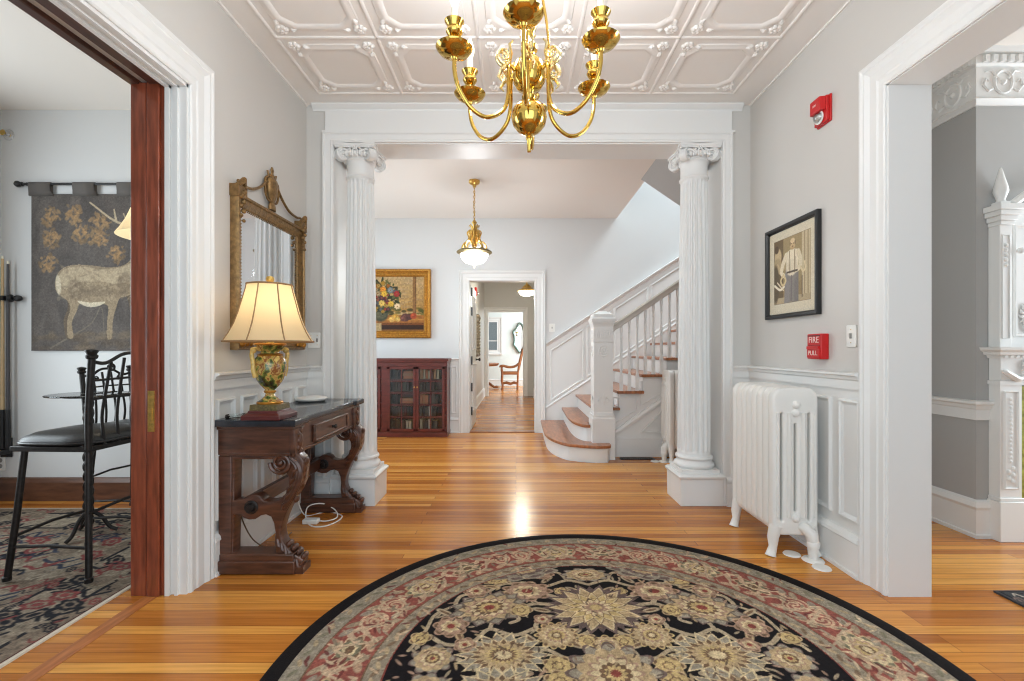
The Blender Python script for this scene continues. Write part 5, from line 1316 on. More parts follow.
for s in (-1, 1): tl([(490, 242), (462+10*s, 226), (420+35*s, 205), (376+75*s, 142)], 5, D2, 2.5); tl([(424+32*s, 207), (412+28*s, 165)], 4, D2, 2); tl([(452+15*s, 222), (436+20*s, 180)], 4, D2, 2)
for k in range(140): te(rs.uniform(195, 450), rs.uniform(362, 475), rs.uniform(4, 16), rs.uniform(2, 6), (D3, D2, D1)[rs.randint(3)], rs.rand()*3, .28, .7)
cv.noise(.07, 1, 2); cv.noise(.06, 3, 5)
TP = thing('tapestry', 'dark woven tapestry of a stag hanging from a black rod', 'tapestry', (px(30, 3.54)+.75, 3.545, 1.142))
xt = px(30, 3.54)
TM = attr_mat('tapestry_weave', .95, .1, .3, 300)
me = canvas_mesh('cloth', cv, lambda X, Y: (X+xt, 3.548-.004*np.sin(X*9)*(1-Y/1.3), Y+1.142)); me_o = obj('cloth', me, TM, TP)
so_ = me_o.modifiers.new('thickness', 'SOLIDIFY'); so_.thickness = .004
for k in range(5):
    xa = xt+.0+k*.335 
    if k == 4: xa = xt+1.34
    m = MB(); w_ = .08
    loop = [(3.540, 2.325), (3.527, 2.36), (3.522, 2.405), (3.527, 2.424), (3.538, 2.427), (3.551, 2.42), (3.549, 2.36), (3.55, 2.325)]
    ln = [(xa+.0, p, q_) for p, q_ in loop]
    vs = [(xa-(.012 if q_ < 2.33 else 0), p, q_) for p, q_ in loop]+[(xa+.165+(.012 if q_ < 2.33 else 0), p, q_) for p, q_ in loop]; n = len(loop)
    m.add(vs, [(i, i+1, n+i+1, n+i) for i in range(n-1)])
    o = obj('hanging_tab', m, mat('tab_cloth', rgb(98, 93, 89), .95, bump=.3, bscale=200), TP, True); sm_ = o.modifiers.new('thickness', 'SOLIDIFY'); sm_.thickness = .004
ROD = thing('curtain_rod', 'black iron rod with ball finial holding the stag tapestry', 'rod', (xt+.75, 3.536, 2.41))
m = MB(); m.tube([(xt-.05, 3.536, 2.412), (xt+1.55, 3.536, 2.412)], .010, 12); obj('rod', m, BLKP, ROD, True)
for xe, s in ((xt-.05, -1), (xt+1.55, 1)):
    m = MB(); M = Matrix.Translation((xe, 3.536, 2.412)) @ Matrix.Rotation(s*PI/2, 4, 'Y')
    m.lathe([(.010, 0), (.016, .004), (.010, .012), (.016, .02), (.024, .034), (.024, .044), (.014, .058), (.006, .064), (0, .066)], (0, 0, 0), 14, M); obj('finial', m, BLKP, ROD, True)
    m = MB(); m.box(xe-s*.03-.006, xe-s*.03+.006, 3.536, 3.565, 2.40, 2.425); obj('bracket', m, BLKP, ROD)

# ------------------------------------------------------------------ bar stools, glass table, floor lamp, cue rack
BS = thing('bar_stool', 'black iron bar stool with leather seat, nearest the brown pocket door', 'bar stool', (0, 0, 0), 0, 'iron bar stools')
m = MB()
def sup(a, r, p=4): c, s = abs(math.cos(a)), abs(math.sin(a)); return r/((c**p+s**p)**(1/p))
N = 40; prof = [(.0, .735), (.10, .734), (.17, .724), (.205, .706), (.215, .690), (.212, .676), (.20, .668), (0, .668)]
vs = []; fs = []
for r, z in prof:
    for k in range(N): a = 2*PI*k/N; q_ = sup(a, r) if r else 0; vs.append((q_*math.cos(a), q_*math.sin(a), z))
for i in range(len(prof)-1):
    for k in range(N): fs.append((i*N+k, i*N+(k+1) % N, (i+1)*N+(k+1) % N, (i+1)*N+k))
m.add(vs, fs); st = obj('seat', m, LEATHER, BS, True)
m = MB(); m.tube([(sup(2*PI*k/N, .214)*math.cos(2*PI*k/N), sup(2*PI*k/N, .214)*math.sin(2*PI*k/N), .682) for k in range(N)], .006, 6, True); obj('piping', m, LEATHER, st, True)
m = MB(); P = [(-.19, -.19), (.19, -.19), (.19, .19), (-.19, .19)]
m.sweep([(x, y, .655) for x, y in P], [(-.012, -.014), (.012, -.014), (.012, .012), (-.012, .012)], (0, 0, 1), True); m.box(-.19, .19, -.012, .012, .645, .662); obj('seat_frame', m, IRON, BS, bevel=.003)
for sx in (-1, 1):
    for sy in (-1, 1):
        m = MB(); m.tube([(sx*.165, sy*.165, .65), (sx*.185, sy*.185, .32), (sx*.208, sy*.208, .012)], .0145, 10); m.lathe([(.0, .011), (.018, .011), (.018, .03), (.014, .034)], (sx*.208, sy*.208, 0), 10); obj('leg', m, IRON, BS, True)
    m = MB(); m.tube(cr([(sx*.20, .20, .655), (sx*.205, .205, .85), (sx*.21, .225, 1.10)], 4), .0155, 10); m.lathe([(.016, 1.095), (.024, 1.10), (.026, 1.112), (.020, 1.12), (.027, 1.132), (.026, 1.14), (0, 1.146)], (sx*.21, .225, 0), 12); obj('back_post', m, IRON, BS, True)
m = MB(); m.tube(cr([(-.21, .222, 1.085), (-.14, .228, 1.075), (-.06, .235, 1.115), (0, .238, 1.125), (.06, .235, 1.115), (.14, .228, 1.075), (.21, .222, 1.085)], 5), .009, 8); m.tube([(-.205, .21, .90), (0, .215, .905), (.205, .21, .90)], .007, 8); m.tube([(-.207, .216, .99), (0, .22, .995), (.207, .216, .99)], .006, 8)
for s in (-1, 1): m.tube([(s*.10+.022*(1-i/20*.8)*math.cos(i/20*3*PI), .222, 1.05+.022*(1-i/20*.8)*math.sin(i/20*3*PI)) for i in range(21)], .005, 6)
obj('top_rail', m, IRON, BS, True)
for x in (-.12, -.04, .04, .12):
    m = MB(); m.tube(cr([(x, .205, .665), (x*1.05, .195, .80), (x*.98, .21, .95), (x*.95, .232, 1.10 if abs(x) < .1 else 1.08)], 4), .0075, 8); obj('back_slat', m, IRON, BS, True)
for (a, b_, z) in (((-.2, -.2), (.2, -.2), .22), ((-.2, .2), (.2, .2), .34), ((-.2, -.2), (-.2, .2), .17), ((.2, -.2), (.2, .2), .17)):
    m = MB(); k = .97-.0; m.tube([(a[0]*k, a[1]*k, z), ((a[0]+b_[0])/2, (a[1]+b_[1])/2, z+.012), (b_[0]*k, b_[1]*k, z)], .008, 8); obj('stretcher', m, IRON, BS, True)
BS.location = (-2.275, 2.475, .010); BS.rotation_euler = (0, 0, -PI/2-.04)
b2 = dup(BS, (-2.61, 3.20, .010), PI/2, 'black iron bar stool standing behind the glass table, against the tapestry wall'); b2.scale = (.9, .9, .9)
GT = thing('bistro_table', 'small round glass-topped table on twisted iron stem behind the near stool', 'table', (-2.63, 2.86, .010))
m = MB(); m.lathe([(0, .872), (.195, .872), (.20, .877), (.195, .882), (0, .882)], (-2.63, 2.86, .0), 40); obj('table_top', m, GLASS, GT, True)
m = MB()
for k in range(3): m.tube([(-2.63+.016*math.cos(i*.55+k*2.094), 2.86+.016*math.sin(i*.55+k*2.094), .08+i*.0158) for i in range(50)], .0125, 6)
m.lathe([(.03, .855), (.12, .862), (.12, .871), (0, .871)], (-2.63, 2.86, 0), 20); obj('stem', m, IRON, GT, True)
for k in range(3):
    a = k*2.094+.5; m = MB(); m.tube(cr([(-2.63+r*math.cos(a), 2.86+r*math.sin(a), z) for r, z in ((.01, .16), (.06, .12), (.10, .05), (.14, .022))], 4), .011, 8); obj('foot', m, IRON, GT, True)
lx, ly = -2.29, 3.06
FL = thing('floor_lamp', 'floor lamp with cream bell shade in front of the tapestry', 'floor lamp', (lx, ly, .011))
m = MB(); m.lathe([(0, 0.0115), (.13, 0.0115), (.135, .018), (.10, .03), (.03, .045), (.018, .06)], (lx, ly, 0), 28); obj('base', m, BRASSD, FL, True)
m = MB(); m.lathe([(.012, .05), (.012, 1.72), (.022, 1.74), (.028, 1.80), (.016, 1.84), (.014, 1.94), (0, 1.94)], (lx, ly, 0), 14); obj('pole', m, BRASSD, FL, True)
m = MB(); vs = []; fs = []
for r, z in ((.27, 1.88), (.245, 1.92), (.215, 1.98), (.19, 2.05), (.18, 2.09)):
    for k in range(40): vs.append((lx+r*math.cos(2*PI*k/40), ly+r*math.sin(2*PI*k/40), z))
for i in range(4):
    for k in range(40): fs.append((i*40+k, i*40+(k+1) % 40, (i+1)*40+(k+1) % 40, (i+1)*40+k))
m.add(vs, fs); obj('lamp_shade', m, SHADE, FL, True)
m = MB(); m.sphere((lx, ly, 1.98), .03, 12, 8); obj('bulb', m, MATS['bulb_soft'], FL, True)
yw = 3.565
CR_ = thing('cue_rack', 'black wall rack holding pool cues at the left edge of the tapestry wall', 'rack', (-3.89, 3.55, .3))
m = MB(); m.box(-3.945, px(7, 3.53), 3.50, yw, 1.525, 1.56); m.tube([(px(6, 3.53), 3.53, 1.542), (px(14, 3.53), 3.53, 1.542)], .012, 10); m.sphere((px(18, 3.53), 3.53, 1.542), .024, 12, 8, (1.3, 1, 1)); m.sphere((px(12, 3.53), 3.52, 1.542), .03, 12, 8, (.6, 1, 1)); obj('top_bracket', m, BLKP, CR_, True)
m = MB(); m.box(-3.945, px(8, 3.53), 3.48, yw, .36, .40); m.box(-3.945, px(8, 3.53), 3.555, yw, .33, .48); obj('base_tray', m, BLKP, CR_, bevel=.004)
def cue(x, lab, cm, z1):
    t = thing('pool_cue', lab, 'pool cue', (x, 3.515, .40))
    m = MB(); m.lathe([(.013, .70), (.008, z1-.02), (.007, z1-.02)], (x, 3.515, 0), 12); obj('shaft', m, cm, t, True)
    m = MB(); m.lathe([(0, .402), (.016, .404), (.017, .42), (.014, .70), (0, .70)], (x, 3.515, 0), 12); obj('butt', m, BLKP, t, True)
    m = MB(); m.lathe([(.0072, z1-.02), (.007, z1), (0, z1+.004)], (x, 3.515, 0), 12); obj('tip', m, IVORY, t, True)
cue(px(2.5, 3.515), 'pale maple pool cue, left one in the wall rack', mat('maple', rgb(206, 176, 132), .3), 1.86)
cue(px(8.0, 3.515), 'dark pool cue standing right of the pale one in the wall rack', mat('cue_dark', rgb(72, 68, 70), .3), 1.82)
# ------------------------------------------------------------------ glazed bookcase with its books
x0, x1 = -2.60, -.913; yf = 6.15; yb2 = YF-.036
BK = thing('bookcase', 'low dark cherry bookcase with glazed doors under the flower painting', 'bookcase', ((x0+x1)/2, 6.3, 0))
m = MB()
m.box(x0, x1, yb2-.012, yb2, 0, 1.0); m.box(x0, x0+.022, yf, yb2, 0, 1.0); m.box(x1-.022, x1, yf, yb2, 0, 1.0); m.box(-1.782, -1.702, yf-.005, yb2, .07, 1.0)
m.box(x0, x1, yf, yb2, .05, .085); m.box(x0, x1, yf, yb2, .94, 1.0)
m.box(x0-.006, x1+.006, yf-.012, yb2, .0, .055); m.box(x0, x1, yf-.006, yf+.02, .93, 1.0)
obj('carcass', m, CHERRY, BK, bevel=.003)
m = MB(); m.box(x0-.02, x1+.02, yf-.03, yb2+.02, 1.005, 1.04); m.box(x0-.008, x1+.008, yf-.018, yb2+.0, .985, 1.008); obj('top', m, CHERRY, BK, bevel=.005)
zsh = [.085, .264, .43, .595, .762]
for z in zsh[1:]:
    for a, b_ in ((x0+.024, -1.784), (-1.70, x1-.024)):
        m = MB(); m.box(a, b_, yf+.05, yb2-.014, z-.018, z); obj('shelf', m, CHERRY, BK)
def bdoor(a, b_, hinge):
    m = MB(); z0, z1 = .075, .93; s = .035
    m.box(a, a+s, yf-.018, yf-.001, z0, z1); m.box(b_-s, b_, yf-.018, yf-.001, z0, z1); m.box(a, b_, yf-.018, yf-.001, z0, z0+s); m.box(a, b_, yf-.018, yf-.001, z1-s, z1)
    d = obj('door', m, CHERRY, BK, bevel=.002)
    m = MB(); c = (a+b_)/2; m.box(c-.007, c+.007, yf-.016, yf-.004, z0+s, z1-s)
    for k in range(1, 5): zz = z0+s+(z1-z0-2*s)*k/5; m.box(a+s, b_-s, yf-.016, yf-.004, zz-.006, zz+.006)
    obj('glazing_bars', m, CHERRY, d)
    m = MB(); m.box(a+s-.004, b_-s+.004, yf-.010, yf-.008, z0+s-.004, z1-s+.004); obj('glass', m, GLASS, d)
    m = MB(); xk = b_-.017 if hinge < 0 else a+.017
    m.lathe([(0, .022), (.009, .020), (.011, .012), (.005, .006), (.007, 0)], (0, 0, 0), 12, Matrix.Translation((xk, yf-.018, .66)) @ Matrix.Rotation(PI/2, 4, 'X')); obj('knob', m, BRASSD, d, True)
for a, b_, h in ((-2.575, -2.185, -1), (-2.18, -1.79, 1), (-1.70, -1.322, -1), (-1.318, -.94, 1)): bdoor(a, b_, h)
BC = {'dark brown': rgb(58, 38, 30), 'tan': rgb(196, 138, 96), 'cream': rgb(222, 206, 178), 'maroon': rgb(92, 30, 30), 'black': rgb(30, 28, 30), 'orange': rgb(206, 126, 82), 'grey': rgb(92, 82, 74), 'navy': rgb(38, 36, 44), 'white': rgb(232, 230, 226), 'green': rgb(50, 64, 48)}
BM = {k: mat('book_'+k.replace(' ', '_'), v, .55) for k, v in BC.items()}; PAGE = mat('book_pages', rgb(224, 212, 186), .8)
ORD = ['leftmost', 'second', 'third', 'fourth', 'fifth', 'sixth', 'seventh', 'eighth', 'ninth']
rows_n = ['bottom', 'second-lowest', 'middle', 'second-highest', 'top']
rs = np.random.RandomState(4)
def book(x, z, th, h, d, col, label, group, flat=False):
    t = thing('book', label, 'book', (x, yf+.09, z), 0, group)
    ya = yf+.075+rs.rand()*.02
    m = MB(); c = .003
    if not flat:
        m.box(x, x+c, ya, ya+d, z, z+h); m.box(x+th-c, x+th, ya, ya+d, z, z+h); m.box(x, x+th, ya, ya+c, z, z+h)
        p = MB(); p.box(x+c, x+th-c, ya+c, ya+d-.004, z+.003, z+h-.004)
    else:
        m.box(x, x+h, ya, ya+d, z, z+c); m.box(x, x+h, ya, ya+d, z+th-c, z+th); m.box(x, x+h, ya, ya+c, z, z+th)
        p = MB(); p.box(x+.003, x+h-.004, ya+c, ya+d-.004, z+c, z+th-c)
    obj('cover', m, BM[col], t); obj('pages', p, PAGE, t)
SH = {  # (door, shelf): upright spines left to right, then flat piles (x offset, colours)
 ('middle', 4): (['black', 'dark brown', 'navy'], (.13, ['orange', 'tan', 'orange'])), ('right', 4): (['tan', 'cream', 'orange', 'cream', 'maroon', 'tan', 'cream'], None),
 ('middle', 3): (['black', 'grey', 'dark brown', 'black', 'green', 'navy'], None), ('right', 3): (['grey', 'dark brown', 'black', 'navy', 'dark brown'], None),
 ('middle', 2): (['black', 'dark brown'], (.09, ['orange', 'tan'])), ('right', 2): (['orange', 'tan', 'orange', 'maroon', 'grey', 'dark brown'], None),
 ('middle', 1): (['black', 'dark brown', 'grey', 'black', 'maroon', 'dark brown', 'black'], None), ('right', 1): (['grey', 'navy', 'grey', 'white', 'black', 'dark brown'], None),
 ('middle', 0): (['black', 'dark brown', 'black', 'grey', 'dark brown', 'cream', 'cream'], None), ('right', 0): (['cream', 'dark brown', 'navy', 'white', 'black', 'grey'], None),
 ('left', 4): (['dark brown', 'tan', 'black', 'maroon'], None), ('left', 2): (['black', 'green', 'cream', 'cream'], None), ('left', 3): (['dark brown', 'black', 'navy'], None), ('left', 1): (['black', 'grey', 'maroon'], None), ('left', 0): (['dark brown', 'black', 'green'], None)}
for (door, s), (cols, pile) in SH.items():
    x = {'left': -2.10, 'middle': -1.66, 'right': -1.29}[door]; z = zsh[s]+.001; g = 'books on the %s shelf of the bookcase' % rows_n[s]
    dn = {'left': 'the half-hidden left', 'middle': 'the middle', 'right': 'the right'}[door]
    for i, c in enumerate(cols):
        th = .026+rs.rand()*.018; h = .105+rs.rand()*.03
        book(x, z, th, h, .15+rs.rand()*.03, c, '%s book, %s upright on the %s shelf behind %s glass door' % (c, ORD[i], rows_n[s], dn), g); x += th+.003
    if pile:
        zz = z
        for i, c in enumerate(pile[1]):
            th = .028+rs.rand()*.012
            book(x+.02+.01*rs.rand(), zz, th, .17, .16, c, '%s book lying flat, %s from the bottom of the pile on the %s shelf' % (c, ['first', 'second', 'third'][i], rows_n[s]), g, True); zz += th+.001

# ------------------------------------------------------------------ passage: open panelled door, frame, strobe
m = MB(); xd = -.658; m.box(xd-.02, xd+.02, 6.63, 7.45, .012, 2.08)
for za, zb in ((.25, .95), (1.15, 1.95)):
    for ya, yb3 in ((6.75, 7.0), (7.08, 7.33)): m.sweep([(xd+.02, ya, za), (xd+.02, yb3, za), (xd+.02, yb3, zb), (xd+.02, ya, zb)], pf, (1, 0, 0), True)
d2 = struct('door_2', m, TRIM)
m = MB()
for z in (.28, .62, 1.0, 1.70, 1.98): m.box(xd+.018, xd+.028, 6.622, 6.66, z-.06, z+.06); m.tube([(xd+.03, 6.64, z-.06), (xd+.03, 6.64, z+.06)], .008, 8)
obj('hinge', m, BLKP, d2)
m = MB(); m.lathe([(.026, 0), (.026, .006), (.012, .012), (.010, .04), (.026, .05), (.030, .062), (.022, .074), (0, .078)], (0, 0, 0), 16, Matrix.Translation((xd+.02, 7.38, 1.0)) @ Matrix.Rotation(PI/2, 4, 'Y')); obj('knob', m, IRON, d2, True)
X = -.799
t = thing('wall_mirror', 'narrow grey carved mirror on the left wall of the passage', 'mirror', (X, 9.25, 1.05))
m = MB(); P = [(X, 8.9, 1.02), (X, 9.6, 1.02), (X, 9.6, 1.80), (X, 8.9, 1.80)]; m.sweep(P, [(0, 0), (0, .035), (.03, .05), (.07, .03), (.09, 0)], (1, 0, 0), True)
for i in range(14): m.sphere((X+.04, 8.93+i*.049, 1.80+.03*math.sin(i/13*PI)), .035, 8, 6)
for i in range(12):
    for yy in (8.94, 9.56): m.sphere((X+.04, yy, 1.06+i*.065), .03, 8, 6)
obj('frame', m, GREYG, t, True)
m = MB(); m.box(X, X+.012, 8.97, 9.53, 1.09, 1.73); obj('glass', m, MIRR, t)
t = thing('fire_strobe', 'small red fire alarm on the passage wall above the grey mirror', 'fire alarm', (X, 9.0, 2.2))
m = MB(); m.box(X, X+.04, 8.95, 9.07, 2.2, 2.36); obj('housing', m, REDP, t, bevel=.005)
m = MB(); m.sphere((X+.045, 9.01, 2.245), .03, 12, 8); obj('lens', m, LENS, t, True)

# ------------------------------------------------------------------ far room: wavy mirror, armchair, pedestal table
mx, mz = .12, 1.54; yw = 14.998
wv = [(mx+(.20+.035*math.sin(5*a+1.2))*math.cos(a), mz+(.42+.05*math.cos(4*a))*math.sin(a)) for a in np.linspace(0, 2*PI, 60)[:-1]]
t = thing('wavy_mirror', 'wavy green-framed mirror on the far room wall above the armchair', 'mirror', (mx, yw, 1.1))
m = MB(); m.tube([(x, yw-.03, z) for x, z in wv], .055, 10, True, flat=.6); obj('frame', m, GREENG, t, True)
m = MB(); m.prism(wv, lambda p, q_, tt: (p, tt, q_), yw-.02, yw); obj('glass', m, MIRR, t)
AC = thing('armchair', 'carved wooden armchair with high back in the room beyond the passage', 'chair', (-.15, 13.6, 0))
ax, ay = -.16, 13.6
m = MB(); m.box(ax-.26, ax+.24, ay-.25, ay+.25, .44, .52); obj('seat', m, mat('seat_tan', rgb(170, 108, 66), .7), AC, bevel=.02)
for sy in (-1, 1):
    m = MB(); m.tube(cr([(ax-.24, ay+sy*.23, 0), (ax-.23, ay+sy*.23, .1), (ax-.25, ay+sy*.23, .25), (ax-.24, ay+sy*.23, .46), (ax-.26, ay+sy*.23, .60), (ax-.24, ay+sy*.23, .68)], 4), [.028]*4+[.02]*4+[.032]*4+[.03]*4+[.024]*5, 8); obj('leg', m, OAK, AC, True)
    m = MB(); m.tube(cr([(ax+.20, ay+sy*.22, 0), (ax+.21, ay+sy*.22, .25), (ax+.22, ay+sy*.22, .5), (ax+.27, ay+sy*.22, .85), (ax+.36, ay+sy*.22, 1.17)], 4), .028, 8); obj('back_leg', m, OAK, AC, True)
    m = MB(); m.tube(cr([(ax-.32, ay+sy*.24, .67), (ax-.22, ay+sy*.24, .69), (ax-.05, ay+sy*.24, .65), (ax+.12, ay+sy*.24, .67), (ax+.25, ay+sy*.23, .76)], 5), .028, 8); obj('arm', m, OAK, AC, True)
    m = MB(); m.tube([(ax-.23, ay+sy*.23, .17), (ax-.12, ay+sy*.23, .20), (ax, ay+sy*.23, .16), (ax+.1, ay+sy*.23, .20), (ax+.2, ay+sy*.22, .17)], .024, 8); obj('stretcher', m, OAK, AC, True)
m = MB(); 
vs = [(ax+.22, ay-.2, .56), (ax+.22, ay+.2, .56), (ax+.35, ay+.2, 1.14), (ax+.35, ay-.2, 1.14), (ax+.26, ay-.2, .56), (ax+.26, ay+.2, .56), (ax+.39, ay+.2, 1.14), (ax+.39, ay-.2, 1.14)]
m.add(vs, [(0,1,2,3), (7,6,5,4), (0,4,5,1), (1,5,6,2), (2,6,7,3), (3,7,4,0)]); m.tube(cr([(ax+.36, ay-.22, 1.15), (ax+.40, ay-.1, 1.20), (ax+.42, ay, 1.24), (ax+.40, ay+.1, 1.20), (ax+.36, ay+.22, 1.15)], 4), .035, 8); obj('backrest', m, OAK, AC, True)
tx, ty = -1.05, 13.75
PT = thing('pedestal_table', 'round wooden pedestal table beside the armchair in the far room', 'table', (tx, ty, 0))
m = MB(); m.lathe([(0, .68), (.5, .68), (.52, .70), (.55, .74), (.54, .765), (0, .77)], (tx, ty, 0), 36); obj('table_top', m, OAK, PT, True)
m = MB(); m.lathe([(.09, .10), (.12, .16), (.06, .24), (.10, .40), (.06, .60), (.12, .68)], (tx, ty, 0), 20); obj('pedestal', m, OAK, PT, True)
for k in range(4):
    a = k*PI/2+.15; m = MB(); m.tube(cr([(tx+r*math.cos(a), ty+r*math.sin(a), z) for r, z in ((.06, .20), (.20, .19), (.34, .10), (.42, .05), (.50, .06), (.50, .02))], 4), [.04]*8+[.035]*8+[.03]*5, 8); obj('foot', m, OAK, PT, True)

# ------------------------------------------------------------------ white fireplace mantel in the right-hand room
ML, MR = 2.905, 4.35; Yb = 2.86; Yf2 = 2.79
MT = thing('fireplace', 'white carved fireplace mantel with overmantel against the grey chimney breast', 'fireplace', ((ML+MR)/2, 2.83, 0))
def both_sides(fn):
    for xo, s in ((ML, 1), (MR, -1)): fn(xo, s)
tp = MB()
def jamb(xo, s):
    def bx(m, a, b_, y0, y1, z0, z1): m.box(min(xo+s*a, xo+s*b_), max(xo+s*a, xo+s*b_), y0, y1, z0, z1)
    m = MB(); bx(m, -.012, .145, Yf2-.014, Yb-.002, 0, .24); bx(m, -.006, .140, Yf2-.008, Yb-.002, .24, .262); obj('plinth', m, TRIM, MT, bevel=.003)
    m = MB(); bx(m, 0, .13, Yf2, Yb-.002, .26, .96); bx(m, -.008, .138, Yf2-.008, Yb-.002, .94, .965)
    xa, xb = sorted((xo+s*.025, xo+s*.105)); m.sweep([(xa, Yf2, .32), (xb, Yf2, .32), (xb, Yf2, .90), (xa, Yf2, .90)], [(-.006, 0), (0, .008), (.006, 0)], (0, -1, 0), True)
    for k in range(16): m.sphere((xo+s*.065, Yf2, .48+k*.025), .010, 6, 4)
    for k in range(5): m.sphere((xo+s*(.065+.014*(-1)**k), Yf2, .36+k*.02), .014, 6, 4)
    obj('pilaster', m, TRIM, MT, True)
both_sides(jamb)
m = MB(); m.box(ML+.135, MR-.135, Yf2+.02, Yb-.002, .0, .93)
fbm = mat('hearth_tile', rgb(150, 152, 74), .25, var=.4, vscale=30)
obj('tile_surround', m, fbm, MT)
m = MB(); m.box(ML+.36, MR-.36, Yf2+.004, Yf2+.021, .0, .70); obj('firebox', m, mat('soot', rgb(20, 19, 18), .9), MT)
m = MB(); m.box(ML+.001, MR-.001, Yf2-.002, Yb-.003, .966, 1.10)
for sx in (-1, 1):
    for xx in (ML+.15, MR-.15):
        m.tube(cr([(xx, Yf2-.004, 1.0), (xx+sx*.05, Yf2-.012, .975), (xx+sx*.10, Yf2-.012, 1.0), (xx+sx*.14, Yf2-.004, 1.03)], 4), [.012]*4+[.018]*4+[.016]*4+[.006], 6); m.sphere((xx, Yf2-.006, 1.01), .03, 8, 6, (1, .6, 1))
        m.tube([(xx, Yf2-.004, 1.03), (xx+sx*.02, Yf2-.01, 1.06), (xx, Yf2-.004, 1.085)], .010, 6)
obj('frieze', m, TRIM, MT, True)
m = MB(); P = [(MR, Yb), (MR, Yf2), (ML, Yf2), (ML, Yb)]
m.sweep([(x, y, 1.10) for x, y in P], [(-.01, 0), (.008, 0), (.012, .018), (.03, .022), (.034, .036), (.052, .05), (.056, .066), (-.01, .066)], (0, 0, 1)); m.box(ML, MR, Yf2, Yb, 1.12, 1.166)
for k in range(40): m.box(ML+.005+k*.036, ML+.023+k*.036, Yf2-.022, Yf2, 1.104, 1.118)
obj('mantel_shelf', m, TRIM, MT)
m = MB(); m.box(ML, MR, Yf2+.02, Yb-.002, 1.166, 2.02); m.sweep([(ML+.11, Yf2+.02, 1.24), (MR-.11, Yf2+.02, 1.24), (MR-.11, Yf2+.02, 1.90), (ML+.11, Yf2+.02, 1.90)], [(-.012, 0), (-.006, .012), (.006, .012), (.012, 0)], (0, -1, 0), True)
for k in range(9):
    a = -2.4+k*.6; m.tube([(ML+.17+.0, Yf2+.018, 1.36), (ML+.17+.035*math.sin(a), Yf2+.010, 1.36+.05*math.cos(a)), (ML+.17+.045*math.sin(a+.2), Yf2+.014, 1.36+.075*math.cos(a+.2))], [.006, .009, .003], 6)
m.tube(cr([(ML+.17, Yf2+.014, 1.36), (ML+.16, Yf2+.012, 1.30), (ML+.19, Yf2+.012, 1.26)], 4), .007, 6)
obj('overmantel', m, TRIM, MT, True)
def over(xo, s):
    def bx(m, a, b_, y0, y1, z0, z1): m.box(min(xo+s*a, xo+s*b_), max(xo+s*a, xo+s*b_), y0, y1, z0, z1)
    m = MB(); bx(m, -.004, .07, Yf2-.002, Yb-.002, 1.166, 1.90)
    xa, xb = sorted((xo+s*.012, xo+s*.054)); m.sweep([(xa, Yf2-.002, 1.22), (xb, Yf2-.002, 1.22), (xb, Yf2-.002, 1.84), (xa, Yf2-.002, 1.84)], [(-.004, 0), (0, .006), (.004, 0)], (0, -1, 0), True)
    for k in range(5): m.sphere((xo+s*.033, Yf2-.002, 1.66+k*.03), .012, 6, 4)
    for a, z0, z1 in ((.008, 1.90, 1.925), (.016, 1.925, 1.955), (.028, 1.955, 1.985), (.036, 1.985, 2.02)): bx(m, -a, .07+a, Yf2-.004-a, Yb-.002, z0, z1)
    obj('upper_pilaster', m, TRIM, MT, bevel=.003)
    m = MB(); c_ = (xo+s*.035, Yf2+.03); m.box(c_[0]-.03, c_[0]+.03, c_[1]-.028, c_[1]+.028, 2.02, 2.045); m.lathe([(.026, 2.045), (.02, 2.06), (.028, 2.085), (.036, 2.11), (.032, 2.14), (.020, 2.19), (.010, 2.235), (.004, 2.255), (0, 2.257)], (c_[0], c_[1], 0), 16); obj('finial', m, TRIM, MT, True)
    m = MB(); m.lathe([(.008, 0), (.008, .014), (.017, .022), (.019, .034), (.012, .044), (0, .047)], (0, 0, 0), 14, Matrix.Translation((xo+s*.115, Yf2+.02, 1.745)) @ Matrix.Rotation(PI/2, 4, 'X')); obj('knob', m, TRIM, MT, True)
both_sides(over)
m = MB()
for xo, s in ((ML, 1), (MR, -1)): m.sweep([(xo+s*(.10+i*.05), Yf2+.03, 2.03+.16*math.sin(i/8*PI*.6)) for i in range(9)], [(-.025, 0), (.0, .03), (.02, .02), (.025, 0)][::1], (0, -1, 0))
m.box(ML+.07, MR-.07, Yf2+.022, Yb-.002, 2.0, 2.035); obj('pediment', m, TRIM, MT, True)

# ------------------------------------------------------------------ camera, light
cam = bpy.data.cameras.new('camera'); co = bpy.data.objects.new('camera', cam); COL.objects.link(co)
co.location = (0, 0, H_); co.rotation_euler = (PI/2, 0, 0)
cam.sensor_width = 36; cam.lens = 36*F_/1024; cam.shift_x = -4/1024; cam.shift_y = 9.5/1024; cam.clip_start = .05
scn.camera = co
wd = bpy.data.worlds.new('sky'); scn.world = wd; wd.use_nodes = True
bg = wd.node_tree.nodes['Background']; bg.inputs[0].default_value = (.80, .92, 1.0, 1); bg.inputs[1].default_value = .30
def light(name, kind, loc, e, col=(1, .85, .65), r=.03, rot=(0, 0, 0), size=None):
    l = bpy.data.lights.new(name, kind); l.energy = e; l.color = col
    if kind == 'POINT': l.shadow_soft_size = r
    if kind == 'AREA': l.shape = 'RECTANGLE'; l.size, l.size_y = size
    o = bpy.data.objects.new(name, l); COL.objects.link(o); o.location = loc; o.rotation_euler = rot; return o
for k in range(3):
    a = math.radians(-95+120*k); light('candle_light', 'POINT', (.05+.297*math.cos(a), 1.78+.297*math.sin(a), 2.53), 13.5, (.95, .97, 1), .06)
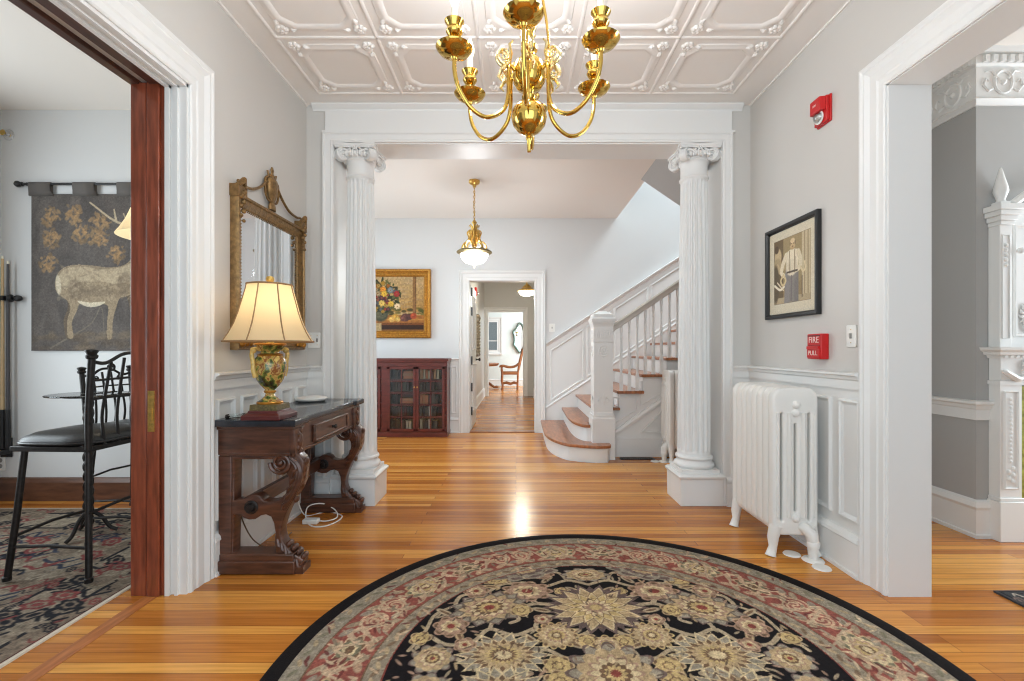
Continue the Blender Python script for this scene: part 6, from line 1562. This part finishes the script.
light('lamp_light', 'POINT', (-1.285, 2.43, zt+.57), 2.4, (1, .84, .6), .04)
light('pendant_glow', 'POINT', (-.452, 5.04, 1.96), 36, (.90, .96, 1), .18)
light('pendant_upglow', 'POINT', (-.452, 5.04, 2.30), 20, (.86, .94, 1), .06)
light('passage_glow', 'POINT', (.10, 8.75, 2.10), 60, (1, .97, .82), .1)
light('floor_lamp_glow', 'POINT', (-2.29, 3.06, 1.96), 4, (1, .85, .65), .05)
# area lamps added out of view, standing in for daylight from unseen windows
def offview_light(name, loc, rot, size, e, col=(.84, .94, 1)): return light(name, 'AREA', loc, e, col, 0, rot, size)
offview_light('front_fill_light', (.1, -1.15, 1.5), (PI/2, 0, 0), (3.0, 2.6), 78, (.74, .89, 1))  # added fill lamp behind the camera, in place of a front door
offview_light('left_room_fill', (-3.93, 2.25, 1.5), (0, -PI/2, 0), (2.0, 1.3), 52)  # added lamp at an assumed window of the left room
offview_light('right_room_daylight', (5.38, 2.25, 1.5), (0, PI/2, 0), (2.2, 1.1), 150)
offview_light('hall_fill', (-3.08, 5.05, 1.3), (0, -PI/2, 0), (2.0, 2.0), 62, (.74, .90, 1))  # added lamp brightening the hall from an unseen side opening
offview_light('stair_daylight', (3.3, 5.7, 5.5), (0, 0, 0), (1.8, 1.4), 270, (.80, .93, 1))
offview_light('far_room_fill', (2.18, 13.3, 1.7), (0, PI/2, 0), (2.0, 2.2), 190)  # added lamp at an assumed side window of the far room
vs_ = scn.view_settings; vs_.view_transform = 'Standard'; vs_.look = 'None'; vs_.gamma = 1; vs_.use_curve_mapping = False; vs_.exposure = -0.15
scn.cycles.use_denoising = True; scn.cycles.denoising_input_passes = 'RGB_ALBEDO_NORMAL'; scn.cycles.denoising_prefilter = 'ACCURATE'
scn.cycles.use_adaptive_sampling = False; scn.cycles.filter_width = 1.15
scn.cycles.max_bounces = 10; scn.cycles.diffuse_bounces = 6; scn.cycles.glossy_bounces = 4; scn.cycles.transparent_max_bounces = 12
scn.cycles.sample_clamp_indirect = 8
